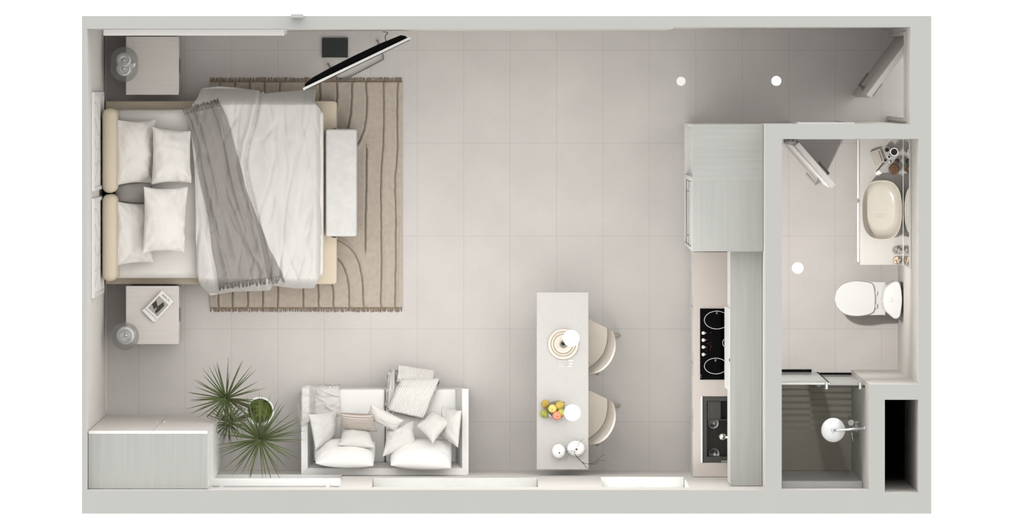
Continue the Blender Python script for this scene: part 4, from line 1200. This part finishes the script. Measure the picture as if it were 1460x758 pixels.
for (px, py, m, lab) in ((1278.5, 356.5, M['pebble'], 'clear glass jar of grey pebbles on the vanity corner'), (1279.5, 371, M['cork'], 'clear glass jar of beige shells at the edge of the vanity')):
    root = thing('glass_jar', lab, 'jar', P(px, py, zc), 'glass jars on the vanity')
    q = P(px, py, ZV+.08); q.z = zc; r = .036
    bm = BM(); lathe(bm, [(0, 0), (r, 0), (r, .09), (r*.93, .09), (r*.93, .005), (0, .005)], q, 28); obj('glass_wall', bm, M['glass'], root, True, auto=45)
    bm = BM(); random.seed(int(px*3+py))
    for k in range(34):
        a = random.uniform(0, 6.28); rr = r*.70*math.sqrt(random.random()); ball(bm, q+Vector((rr*math.cos(a), rr*math.sin(a), .012+.055*(k/34))), random.uniform(.007, .010), 8, 1, random.uniform(.7, 1.2), .8)
    obj('filling', bm, m, root, True, kind='stuff')

# toilet
root = thing('toilet', 'white close coupled toilet with its lid down below the vanity', 'toilet', P(1238, 427, 0))
def outl(pts, z, n=48): return [P(p.x, p.y, z) for p in smooth_poly([(x, y, 0) for x, y in pts]+[(*pts[0], 0)], n)[:-1]]
LID = [(1189.3,426),(1193,413),(1203,404),(1217,400.3),(1232,401),(1243,403.5),(1247,412),(1248,426),(1247,441),(1242,447),(1230,450),(1217,450.5),(1203,447),(1193,438)]
bm = BM(); Z0, Z1 = .395, .425
wedge(bm, [outl(LID, .395), outl(LID, .415), [p.lerp(P(1219, 426, .425), .03) for p in outl(LID, .425)]]); obj('lid', bm, M['porcelain'], root, True, auto=50)
BOD = [(1191,426),(1196,411),(1210,402.5),(1232,401.5),(1258,402.5),(1262,405),(1262,447),(1258,448.5),(1232,449),(1210,448),(1196,440)]
def shrink(pts, k, cx=1235, cy=426): return [(cx+(x-cx)*k if x < cx else x, cy+(y-cy)*(.35+.65*k)) for x, y in pts]
bm = BM(); wedge(bm, [outl(shrink(BOD, .60), 0.0), outl(shrink(BOD, .62), .10), outl(shrink(BOD, .80), .25), outl(shrink(BOD, .97), .36), outl(BOD, .394)]); obj('bowl', bm, M['porcelain'], root, True, auto=50)
TK = [(1258.5,427),(1261,413),(1268,404.5),(1276,400.5),(1281,401.5),(1284,408),(1286,427),(1284,446),(1281.5,452.5),(1276,454.5),(1269,449.5),(1261,441)]
TO = outl(TK, .74)
def atz(pts, z, k=0): c_ = Vector((P(1272, 427, .74).x, P(1272, 427, .74).y, 0)); return [Vector((p.x+(c_.x-p.x)*k, p.y+(c_.y-p.y)*k, z)) for p in pts]
bm = BM(); wedge(bm, [atz(TO, .30, .15), atz(TO, .45, .02), TO]); obj('tank', bm, M['porcelain'], root, True, auto=50)
bm = BM(); wedge(bm, [atz(TO, .7405), atz(TO, .765), atz(TO, .775, .05)]); tl = obj('tank_lid', bm, M['porcelain'], root, True, auto=50)
bm = BM(); lathe(bm, [(0, .006), (.015, .005), (.018, .001), (.018, 0), (0, 0)], P(1269.5, 427, .7755), 24); obj('flush_button', bm, M['silver'], tl, True, auto=40)
bm = BM()
for y in (418, 436): tube(bm, [P(1249.5, y-3, .41), P(1249.5, y+3, .41)], .010, 10)
obj('lid_hinge', bm, M['porcelain'], root, True, auto=40)

# shower glass
GZ = 2.0
root = thing('shower_screen', 'clear glass shower partition with a sliding panel and top rail', 'shower screen', P(1172, 540, 0))
yg0 = P(0, 546.5, GZ).y; yg1 = P(0, 549, GZ).y
xs = P(1157, 0, 1.0).x; xw = XP0-.004
bm = BM(); box(bm, XB1+.004, yg0-.004, .035, xs+.10, yg0+.004, GZ-.004); obj('fixed_panel', bm, M['shower'], root)
bm = BM(); box(bm, xs, yg1-.012, .035, xw, yg1-.004, GZ-.02); obj('sliding_panel', bm, M['shower'], root)
bm = BM(); box(bm, XB1+.004, yg0-.008, .012, xs+.05, yg0+.028, .036); obj('bottom_seal', bm, M['black'], root, label='black seal under the fixed glass')
bm = BM(); box(bm, xs+.05, yg1-.016, .012, xw, yg1+.014, .036); obj('bottom_seal', bm, M['black'], root, label='black seal under the sliding glass')
bm = BM(); box(bm, xs+.094, yg0-.007, .036, xs+.104, yg0+.007, GZ-.004); obj('edge_strip', bm, M['black'], root, label='dark strip up the glass edge')
bm = BM(); box(bm, XB1+.004, yg0-.008, GZ-.004, xs+.10, yg0+.008, GZ+.016); obj('top_channel', bm, M['frame'], root)
bm = BM(); tube(bm, [Vector((xs+.02, yg1-.008, GZ+.012)), Vector((xw, yg1-.008, GZ+.012))], .010, 10); obj('rail', bm, M['dsteel'], root, True, auto=40)
for x in (1178.5, 1226.5):
    bm = BM(); q = P(x, 549, GZ); tube(bm, [Vector((q.x, yg1-.03, GZ+.012)), Vector((q.x, yg1+.022, GZ+.012))], .017, 14); obj('roller', bm, M['chrome'], root, True, auto=40)

# overhead shower and mixer
root = thing('overhead_shower', 'round white overhead shower head on an arm from the wall', 'shower', P(1188, 613, 2.0))
hz_ = 2.02; q = P(1188, 612.7, hz_)
bm = BM(); lathe(bm, [(0, -.012), (.094, -.012), (.100, -.006), (.100, 0), (.094, .004), (.02, .008), (0, .008)], q, 44); obj('head_disc', bm, M['silver'], root, True, auto=50)
bm = BM(); lathe(bm, [(0, .008), (.018, .008), (.018, .03), (.012, .04), (0, .04)], q, 20); obj('swivel_joint', bm, M['chrome'], root, True, auto=40)
bm = BM(); e = P(1234, 609.8, hz_+.03); wl = Vector((XP0-.002, e.y, hz_+.03))
tube(bm, smooth_poly([q+Vector((0, 0, .03)), q+Vector((.03, .002, .055)), q.lerp(wl, .5)+Vector((0, 0, .055)), wl+Vector((0, 0, .02))], 16), .011, 10); obj('arm', bm, M['chrome'], root, True, auto=50)
bm = BM(); tube(bm, [wl+Vector((-.012, 0, .02)), wl+Vector((0, 0, .02))], .028, 20); obj('wall_flange', bm, M['chrome'], root, True, auto=40)
root = thing('shower_mixer', 'chrome shower mixer with hand shower on the wall under the arm', 'shower', P(1222, 605, 1.0))
mz = 1.08; wxm = XP0-.002; ym = P(0, 611.5, mz).y; yn = P(0, 602, mz+.15).y
bm = BM(); tube(bm, [Vector((wxm, ym, mz)), Vector((wxm-.03, ym, mz))], .052, 24); obj('wall_plate', bm, M['chrome'], root, True, auto=40)
bm = BM(); tube(bm, [Vector((wxm-.03, ym, mz)), Vector((wxm-.075, ym, mz))], .028, 18); tube(bm, [Vector((wxm-.06, ym, mz)), Vector((wxm-.045, ym-.10, mz-.02))], .008, 10); obj('lever', bm, M['chrome'], root, True, auto=40)
bm = BM(); tube(bm, [Vector((wxm, yn, mz+.15)), Vector((wxm-.045, yn, mz+.15))], .014, 12); box(bm, wxm-.075, yn-.022, mz+.12, wxm-.04, yn+.022, mz+.18, .004); obj('holder', bm, M['chrome'], root, True, auto=40)
bm = BM(); tube(bm, [Vector((wxm-.058, yn, mz+.10)), Vector((wxm-.062, yn, mz+.30)), Vector((wxm-.085, yn+.01, mz+.36))], [.010, .011, .026], 14); obj('hand_shower', bm, M['chrome'], root, True, auto=40)
bm = BM(); tube(bm, smooth_poly([Vector((wxm-.058, yn, mz+.10)), Vector((wxm-.065, yn+.03, mz-.25)), Vector((wxm-.05, (yn+ym)/2, mz-.45)), Vector((wxm-.03, ym-.03, mz-.2)), Vector((wxm-.02, ym-.02, mz-.045))], 30), .007, 8); obj('hose', bm, M['chrome'], root, True)

# ---- lamps
def downlight(px, py, r, z, m, label, watt):
    root = thing('downlight', label, 'ceiling light', P(px, py, z-.05), 'round ceiling downlights')
    q = P(px, py, z)
    bm = BM(); lathe(bm, [(0, 0), (r*.97, 0), (r, -.004), (r, -.04), (r*.8, -.046), (r*.78, -.03), (0, -.03)], q, 36); obj('housing', bm, m, root, True, auto=40)
    bm = BM(); lathe(bm, [(0, -.038), (r*.76, -.038), (r*.76, -.032), (0, -.032)], q, 32); obj('lens', bm, M['lamp'], root, True, auto=40)
    if watt:
        L = bpy.data.lights.new('downlight_bulb', 'SPOT'); L.energy = watt; L.shadow_soft_size = .035; L.spot_size = math.radians(118); L.spot_blend = .9; L.color = (1, .98, .955)
        lo_ = bpy.data.objects.new('downlight_bulb', L); COL.objects.link(lo_); lo_.parent = root; lo_.location = q - root.location + Vector((0, 0, -.08))
downlight(971, 115.8, .038, 2.5, M['lampdim'], 'dim white disc downlight floating at the mouth of the hallway', HALL_W)
downlight(1107, 115.3, .039, 2.5, M['lamp'], 'bright white disc downlight midway along the hallway', HALL_W)
downlight(1137.5, 382, .045, 2.5, M['lamp'], 'white disc downlight in the bathroom near the toilet', BATH_W)

# pendants over the table
for (px, py, lab) in ((814.5, 482, 'white globe pendant hanging over the stacked plates'), (816, 588, 'white globe pendant hanging beside the fruit bowl')):
    z = 1.62; r = .068; q = P(px, py, z)
    root = thing('pendant_lamp', lab, 'pendant lamp', q, 'white globe pendants over the table')
    bm = BM(); lathe(bm, [(0, -.055), (r*.55, -.052), (r*.9, -.03), (r, 0), (r*.94, .022), (r*.7, .045), (r*.3, .058), (.012, .06), (0, .06)], q, 36); obj('shade', bm, M['lamp'], root, True)
    bm = BM(); lathe(bm, [(0, .06), (.011, .06), (.009, .085), (0, .088)], q, 14); obj('socket', bm, M['lamp'], root, True, auto=40)
    bm = BM(); tube(bm, [q+Vector((0, 0, .085)), q+Vector((0, 0, .86))], .0018, 6); obj('cord', bm, M['white'], root, True)

# bedside lamps: clear glass shade round a silver diffuser, the foot on the nightstand's edge
root = thing('bedside_lamp', 'clear glass capsule lamp with two silver lobes at the upper nightstand edge', 'lamp', P(185, 92, .49))
zl = .66
bm = BM()
def capsule(bm, c, r, half, nz=14, n=40, hz=1.0):
    prof = [(r*math.sin(math.pi*i/nz), -r*hz*math.cos(math.pi*i/nz)) for i in range(nz+1)]
    R = []
    for rr, z in prof:
        if rr < 1e-6: rr = .0004
        rg = []
        for k in range(n):
            a = 2*math.pi*k/n; y = rr*math.sin(a) + (half if math.sin(a) >= 0 else -half)*min(1, rr/r*1.0)
            rg.append(bm.verts.new((c.x+rr*math.cos(a), c.y+y, c.z+z)))
        R.append(rg)
    for i in range(len(R)-1):
        for k in range(n): bm.faces.new((R[i][k], R[i][(k+1)%n], R[i+1][(k+1)%n], R[i+1][k]))
    bm.faces.new(R[0][::-1]); bm.faces.new(R[-1])
q = P(177.3, 91.8, zl)
capsule(bm, q, .117, .033, hz=.9); obj('glass_shade', bm, M['glasst'], root, True)
bm = BM()
for dy in (6.2, -6.2):
    p = P(176.8, 91.8+dy, zl); lathe(bm, [(0, -.05), (.05, -.045), (.062, -.01), (.066, .01), (.060, .026), (.045, .030), (.040, .018), (.02, .014), (0, .014)], p, 32)
obj('silver_diffuser', bm, M['silver'], root, True, auto=50)
bm = BM()
for dy in (6.2, -6.2):
    p = P(176.8, 91.8+dy, zl); ball(bm, p+Vector((0, 0, .03)), .018, 14); tube(bm, [p+Vector((-.03, 0, .033)), p+Vector((.03, .01, .033))], .004, 6)
obj('bulb', bm, M['chrome'], root, True)
bm = BM(); f = P(187, 91.8, .49); f.z = .4905; lathe(bm, [(0, 0), (.036, 0), (.036, .008), (.01, .014), (0, .014)], f, 28); tube(bm, [f+Vector((0, 0, .01)), Vector((q.x+.02, f.y, zl-.06))], .008, 10); obj('foot', bm, M['chrome'], root, True, auto=40)

root = thing('bedside_lamp', 'clear glass globe lamp with one silver diffuser at the lower nightstand edge', 'lamp', P(185, 478, .49))
q = P(178.3, 479, zl)
bm = BM(); ball(bm, q, .120, 40, 1, 1, .92); obj('glass_shade', bm, M['glasst'], root, True)
bm = BM(); p = q + Vector((.006, .006, 0)); lathe(bm, [(0, -.055), (.055, -.05), (.074, -.01), (.080, .01), (.074, .026), (.055, .032), (.046, .018), (.02, .014), (0, .014)], p, 36); obj('silver_diffuser', bm, M['silver'], root, True, auto=50)
bm = BM(); ball(bm, p+Vector((.003, .003, .03)), .02, 14); tube(bm, [p+Vector((-.03, -.01, .034)), p+Vector((.035, -.018, .034))], .004, 6); tube(bm, [p+Vector((-.02, .028, .034)), p+Vector((.02, .03, .034))], .004, 6); obj('bulb', bm, M['chrome'], root, True)
bm = BM(); f = P(187, 476, .49); f.z = .4905; lathe(bm, [(0, 0), (.036, 0), (.036, .008), (.01, .014), (0, .014)], f, 28); tube(bm, [f+Vector((0, 0, .01)), Vector((q.x+.02, f.y, zl-.06))], .008, 10); obj('foot', bm, M['chrome'], root, True, auto=40)

# ================================================================== SMALL THINGS
# magazines on the lower nightstand
zm = .4905; ang = math.radians(47)
mags = [((224.5, 439.0), 47, .0, 'bottom magazine of the stack on the lower nightstand, mostly hidden'), ((223.0, 438.5), 44, .014, 'middle magazine of the stack on the lower nightstand, sticking out below'), ((227.8, 434.0), 47, .028, 'top magazine with a black and white photo cover on the stack')]
for (px, py), a_, dz_, lab in mags:
    c = P(px, py, .5); a = math.radians(a_); d = Vector((math.cos(a), math.sin(a))); e = Vector((-d.y, d.x))
    root = thing('magazine', lab, 'magazine', Vector((c.x, c.y, zm+dz_)), 'magazines on the lower nightstand')
    LL, WW = .205, .135
    bm = BM(); rot_box(bm, c, LL, WW, a, zm+dz_+.001, zm+dz_+.012, 0); obj('pages', bm, M['paper'], root)
    zt = zm+dz_+.0122
    bm = BM(); rot_box(bm, c, LL, WW, a, zt, zt+.001, 0); cv = obj('cover', bm, M['paper'], root)
    if dz_ > .02:
        def mp(x, y): v = c.xy + d*x - e*y; return (v.x, v.y)      # x along the length to the title edge, y across
        bm = BM(); prism(bm, [mp(-.088, -.056), mp(.052, -.056), mp(.052, .056), mp(-.088, .056)], zt+.001, zt+.0014); obj('cover_photo', bm, M['greyprint'], cv)
        bm = BM(); prism(bm, [mp(-.042, -.050), mp(.010, -.046), mp(-.024, .000), mp(-.062, -.008)], zt+.0014, zt+.0018)
        prism(bm, [mp(.040, .008), mp(.022, .035), mp(-.040, .034), mp(-.075, .030), mp(-.072, .012), mp(-.020, -.002)], zt+.0014, zt+.0018)
        obj('printed_figure', bm, M['ink'], cv)
        fc = bpy.data.curves.new('title', 'FONT'); fc.body = 'BERLIN'; fc.size = .026; fc.align_x = 'CENTER'; fc.align_y = 'CENTER'; fc.extrude = .0003
        fc.materials.append(M['ink']); ft = bpy.data.objects.new('title_text', fc); me_ = bpy.data.meshes.new_from_object(ft); bpy.data.objects.remove(ft); fo = bpy.data.objects.new('title', me_); COL.objects.link(fo); fo.parent = cv
        tx = c.xy + d*.078; fo.location = Vector((tx.x, tx.y, zt+.0015)) - root.location; fo.rotation_euler = (0, 0, a-math.pi/2)

# plates, glass and cutlery
zt = ZT+.0005
def dish(px, py, prof, z, name, label, m, cat='plate', group='stacked dishes on the table', ring_m=None, rr=None):
    root = thing(name, label, cat, P(px, py, z), group)
    q = P(px, py, z); bm = BM(); lathe(bm, prof, q, 48); obj('dish_body', bm, m, root, True, auto=50)
    if rr:
        bm = BM(); r0, zz = rr; lathe(bm, [(r0-.003, zz), (r0+.003, zz), (r0+.003, zz+.0018), (r0-.003, zz+.0018), (r0-.003, zz)], q, 48); obj('rim_line', bm, M['dishr'], root, True, auto=40)
    return root
px, py = 803, 490
dish(px, py, [(0, .001), (.085, .001), (.128, .016), (.128, .019), (.118, .016), (.085, .007), (0, .007)], zt, 'dinner_plate', 'large cream dinner plate at the bottom of the stack', M['dish'], rr=(.104, .0125))
dish(px, py, [(0, .001), (.06, .001), (.100, .014), (.100, .017), (.092, .014), (.06, .006), (0, .006)], zt+.0205, 'side_plate', 'middle cream plate of the stack on the table', M['dish'], rr=(.083, .0115))
dish(px, py, [(0, .001), (.04, .001), (.072, .030), (.075, .034), (.070, .033), (.040, .008), (0, .006)], zt+.0385, 'bowl', 'cream bowl on top of the stacked plates', M['dish'], 'bowl')
root = thing('drinking_glass', 'small glass with dark contents standing inside the cream bowl', 'glass', P(px+.3, py, zt+.045), None)
q = P(px+.3, py, zt+.055); q.z = zt+.0455
bm = BM(); lathe(bm, [(0, 0), (.026, 0), (.033, .075), (.031, .075), (.024, .004), (0, .004)], q, 28); obj('glass_wall', bm, M['glasst'], root, True, auto=50)
bm = BM(); random.seed(6)
for k in range(9): ball(bm, q+Vector((random.uniform(-.013, .013), random.uniform(-.013, .013), .013+.0035*k)), .0085, 10)
obj('contents', bm, M['twig'], root, True, kind='stuff')
G = 'white cutlery on the table'
def cut(name, label, y, x0, x1, kind):
    root = thing(name, label, 'cutlery', P((x0+x1)/2, y, zt), G)
    a, b = P(x0, y, zt+.003), P(x1, y-.3, zt+.003)
    bm = BM(); tube(bm, [a, a.lerp(b, .35), a.lerp(b, .66)], [.0042, .0036, .0026], 8); obj('handle', bm, M['frame'], root, True)
    bm = BM()
    h = a.lerp(b, .66)
    if kind == 'knife': prism(bm, [(h.x, h.y-.003), (b.x-.01, b.y-.005), (b.x, b.y), (b.x-.004, b.y+.004), (h.x, h.y+.003)], zt+.002, zt+.004)
    elif kind == 'spoon': lathe(bm, [(0, -.002), (.007, -.001), (.009, .002), (.0075, .002), (0, .0)], h.lerp(b, .6), 20, 1.7, .85)
    else:
        prism(bm, [(h.x, h.y-.003), (h.x+.02, h.y-.006), (h.x+.024, h.y+.006), (h.x, h.y+.003)], zt+.002, zt+.004)
        for k in (-1, -.33, .33, 1): prism(bm, [(h.x+.02, h.y+0.0048*k-.0015), (b.x, b.y+0.0048*k-.001), (b.x, b.y+0.0048*k+.001), (h.x+.02, h.y+0.0048*k+.0015)], zt+.002, zt+.004)
    obj({'knife': 'blade', 'spoon': 'spoon_bowl', 'fork': 'tines'}[kind], bm, M['frame'], root, True, auto=40)
cut('table_knife', 'silver knife lying nearest the plates', 514.3, 794, 818, 'knife')
cut('table_spoon', 'silver spoon lying between the knife and the fork', 518.3, 795, 817, 'spoon')
cut('table_fork', 'silver fork lying farthest from the plates', 522, 795, 816, 'fork')

# fruit bowl and fruit
root = thing('fruit_bowl', 'clear glass fruit bowl with a pale rim beside the pendant', 'bowl', P(793.5, 583.5, zt))
q = P(793.5, 583.5, ZT+.07); q.z = zt
bm = BM(); lathe(bm, [(0, 0), (.035, 0), (.055, .02), (.076, .06), (.079, .064), (.074, .062), (.052, .024), (.033, .006), (0, .006)], q, 44); obj('bowl_body', bm, M['glasst'], root, True, auto=60)
bm = BM(); lathe(bm, [(.0745, .0615), (.079, .0645), (.079, .0675), (.0745, .0655), (.0745, .0615)], q, 44); obj('rim', bm, M['chrome'], root, True, auto=40)
def fruit(px, py, r, z, m, label, cat, lean=(0, 0), pear=False):
    root = thing(cat, label, cat, P(px, py, z), 'fruit on the table')
    c = P(px, py, z+r)
    R = Matrix.Rotation(lean[0], 3, 'X') @ Matrix.Rotation(lean[1], 3, 'Y')
    if pear: prof = [(0, -.92), (.35, -.98), (.75, -.78), (1.0, -.25), (.92, .25), (.66, .75), (.48, 1.15), (.36, 1.45), (.16, 1.58), (0, 1.54)]
    else: prof = [(0, -.78), (.22, -.88), (.62, -.8), (.93, -.35), (1, .08), (.9, .5), (.62, .82), (.3, .9), (.1, .80), (0, .74)]
    pts = smooth_poly([(a, b, 0) for a, b in prof], 26)
    pf = [(max(0, p.x)*r, p.y*r) for p in pts]; pf[0] = (0, pf[0][1]); pf[-1] = (0, pf[-1][1])
    bm = BM(); lathe(bm, pf, c, 26, M3=R); b_ = obj('flesh', bm, m, root, True)
    zt_ = (1.50 if pear else .72)*r
    bm = BM(); tube(bm, [c+R@Vector((0, 0, zt_)), c+R@Vector((.001, .001, zt_+.008)), c+R@Vector((.004, .002, zt_+.018))], .0019, 6); obj('stalk', bm, M['twig'], root, True)
fruit(777.3, 576, .036, zt, M['pearb'], 'yellow green pear lying outside the bowl, farther from the vases', 'pear', (.15, -.25), True)
fruit(776.5, 589.5, .036, zt, M['pear'], 'green pear lying outside the bowl, nearer the vases', 'pear', (.1, .2), True)
fruit(787.8, 582, .037, zt+.045, M['apple'], 'pale yellow apple in the bowl next to the loose pears', 'apple', (.2, -.2))
fruit(798, 577.3, .036, zt+.03, M['pearb'], 'russet yellow pear in the bowl at the plate side', 'pear', (-.5, .6), True)
fruit(800.5, 587.5, .033, zt+.035, M['pear'], 'yellow green pear in the bowl next to the pendant', 'pear', (.5, .7), True)
fruit(794, 592, .038, zt+.04, M['applep'], 'pink blushed apple in the bowl', 'apple', (.2, .1))

# vases and twig
def vase(px, py, rx, ry, tilt, label, hole):
    root = thing('vase', label, 'vase', P(px, py, zt), 'white fluted vases on the table')
    c = P(px, py, ZT+.1); c.z = zt; s = S(ZT+.1); r = (rx+ry)/2/s
    bm = BM(); n = 60
    prof = [(.45, 0), (.8, .25*r), (1, .72*r), (.93, 1.15*r), (.68, 1.5*r), (.36, 1.7*r), (.20, 1.78*r), (.17, 1.83*r), (.135, 1.82*r), (.12, 1.6*r)]
    pts = smooth_poly([(a, b, 0) for a, b in prof], 34); R = []
    ox, oy = hole[0]/s, -hole[1]/s
    for p in pts:
        t = p.y/(1.83*r); rg = []
        for k in range(n):
            a = 2*math.pi*k/n; fl = 1-.018*(1-math.cos(15*a))*min(1, p.x*1.5)
            rg.append(bm.verts.new((c.x+ox*t*t+p.x*fl*rx/s*math.cos(a), c.y+oy*t*t+p.x*fl*ry/s*math.sin(a), c.z+p.y)))
        R.append(rg)
    for i in range(len(R)-1):
        for k in range(n): bm.faces.new((R[i][k], R[i][(k+1)%n], R[i+1][(k+1)%n], R[i+1][k]))
    bm.faces.new(R[0][::-1]); obj('vase_body', bm, M['ceramicw'], root, True, auto=60)
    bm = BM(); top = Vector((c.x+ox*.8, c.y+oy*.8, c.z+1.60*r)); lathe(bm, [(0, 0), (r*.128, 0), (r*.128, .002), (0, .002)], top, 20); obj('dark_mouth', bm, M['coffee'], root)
    return Vector((c.x+ox, c.y+oy, c.z+1.8*r))
vase(796.3, 643, 9.6, 10.6, 0, 'smaller white fluted vase with a dark mouth, empty', (1.5, 2.5))
vt = vase(821.3, 639, 12.8, 11.2, 0, 'larger white fluted vase holding a bare branch', (.5, 1.0))
bm = BM(); random.seed(12)
zt2 = vt.z
def tw(pts, r0, r1): tube(bm, smooth_poly([P(*p) for p in pts], 14), r0, 6, True, r1)
root_p = (821.8, 640, zt2-.05)
tw([root_p, (819, 645, zt2+.02), (822, 650, zt2+.04), (830, 659, zt2+.05), (836, 667, zt2+.06)], .0028, .0014)
tw([(820, 648, zt2+.03), (828, 657, zt2+.06), (838, 661, zt2+.08), (849, 658, zt2+.10), (857, 650, zt2+.12), (862, 648, zt2+.13)], .0026, .0011)
tw([(838, 661, zt2+.08), (848, 661, zt2+.09), (856, 656, zt2+.08), (865, 657, zt2+.09)], .002, .001)
tw([(828, 657, zt2+.06), (834, 662, zt2+.07), (838, 668, zt2+.05)], .0018, .001)
tw([root_p, (825, 632, zt2+.05), (829, 628, zt2+.08), (832, 625, zt2+.10)], .0018, .0009)
tw([root_p, (814, 645, zt2+.05), (808, 652, zt2+.08), (805, 657, zt2+.09)], .0015, .0009)
tw([root_p, (810, 643, zt2+.03), (803, 645, zt2+.05)], .0014, .0009)
tag(obj('branch', bm, M['twig'], None, True, origin=vt), 'bare dark branch with thin twigs standing in the larger white vase', 'branch')

# ---- yucca
root = thing('yucca_plant', 'yucca with three spiky green rosettes in a white pot by the sofa', 'plant', P(370, 586, 0))
pc = P(370.5, 586, .42); pc.z = 0
rp = 20.5/S(.42)
bm = BM(); lathe(bm, [(0, .002), (rp*.72, .002), (rp*.86, .2), (rp*.99, .40), (rp, .42), (rp*.90, .42), (rp*.86, .40), (rp*.8, .33), (0, .33)], pc, 44); obj('pot', bm, M['pot'], root, True, auto=45)
bm = BM()
def Fm(i, n_=24): pass
rr = []
for i in range(9):
    rg = []
    for k in range(36):
        a = 2*math.pi*k/36; r = rp*.84*(i+.01)/8
        p = Vector((pc.x+r*math.cos(a), pc.y+r*math.sin(a), .355+.022*noise.noise(Vector((r*28*math.cos(a), r*28*math.sin(a), 3)))+.01*noise.noise(Vector((r*70*math.cos(a), r*70*math.sin(a), 9)))))
        rg.append(bm.verts.new(p))
    rr.append(rg)
for i in range(8):
    for k in range(36): bm.faces.new((rr[i][k], rr[i][(k+1)%36], rr[i+1][(k+1)%36], rr[i+1][k]))
base = [bm.verts.new((v.co.x, v.co.y, .332)) for v in rr[-1]]
for k in range(36): bm.faces.new((rr[-1][k], rr[-1][(k+1)%36], base[(k+1)%36], base[k]))
obj('moss', bm, M['moss'], root, True)
WX, WY = P(296.5, 655, ZW).x, P(215, 613, ZW).y
def rosette(px, py, z, R, n, m, seed, lo=-.5, hi=.95, wd=.0058):
    random.seed(seed); c = P(px, py, z)
    bm = BM()
    for k in range(n):
        az = k*2.39996 + random.uniform(-.12, .12); t = (k+.5)/n
        el = lo + (hi-lo)*t**1.25 + random.uniform(-.06, .06)
        L = R*random.uniform(.86, 1.08)*(1.0 if t < .8 else 1.0-.45*(t-.8)/.2)
        dr = Vector((math.cos(az), math.sin(az), 0)); sd_ = Vector((-dr.y, dr.x, 0)); ns = 8; prev = None
        sag = random.uniform(.02, .10)*L; tw_ = random.uniform(-.5, .5)
        for i in range(ns+1):
            s = i/ns; h = L*s
            p = c + dr*(h*math.cos(el)+.012) + Vector((0, 0, h*math.sin(el) - sag*s*s))
            wdt = wd*(.75+.6*s if s < .3 else .93*(1-((s-.3)/.7)**1.6))*random.uniform(.97, 1.03)+.0006
            upn = Vector((-dr.x*math.sin(el), -dr.y*math.sin(el), math.cos(el)))
            side = (sd_*math.cos(tw_)+upn*math.sin(tw_))
            cur = [bm.verts.new(p+side*wdt+upn*.0022*(1-s)), bm.verts.new(p-upn*.0025*(1-s*.7)), bm.verts.new(p-side*wdt+upn*.0022*(1-s)), bm.verts.new(p+upn*.0004)]
            for v_ in cur:
                if v_.co.y < WY+.012 and v_.co.x < WX+.012 and v_.co.z < 2.5: v_.co.x = WX+.012
            if prev:
                for q_ in range(4): bm.faces.new((prev[q_], prev[(q_+1)%4], cur[(q_+1)%4], cur[q_]))
            prev = cur
    o = obj('leaf_rosette', bm, m, root, True, auto=50)
    return c
c1 = rosette(322.5, 567.5, 1.20, .33, 62, M['leaf'], 1)
c2 = rosette(326, 602, .85, .195, 46, M['leafd'], 2, wd=.005)
c3 = rosette(370, 625.5, 1.45, .37, 74, M['leaf'], 3)
st0 = Vector((pc.x, pc.y, .34))
for c, o1 in ((c1, Vector((-.05, .02, 0))), (c2, Vector((-.04, -.02, 0))), (c3, Vector((.0, -.05, 0)))):
    bm = BM(); tube(bm, smooth_poly([st0+o1, st0.lerp(c, .35)+Vector((0, 0, -.04))+o1, st0.lerp(c, .75)+Vector((0, 0, -.03)), c+Vector((0, 0, -.05))], 14), .017, 10, True, .012); obj('stem', bm, M['stem'], root, True)
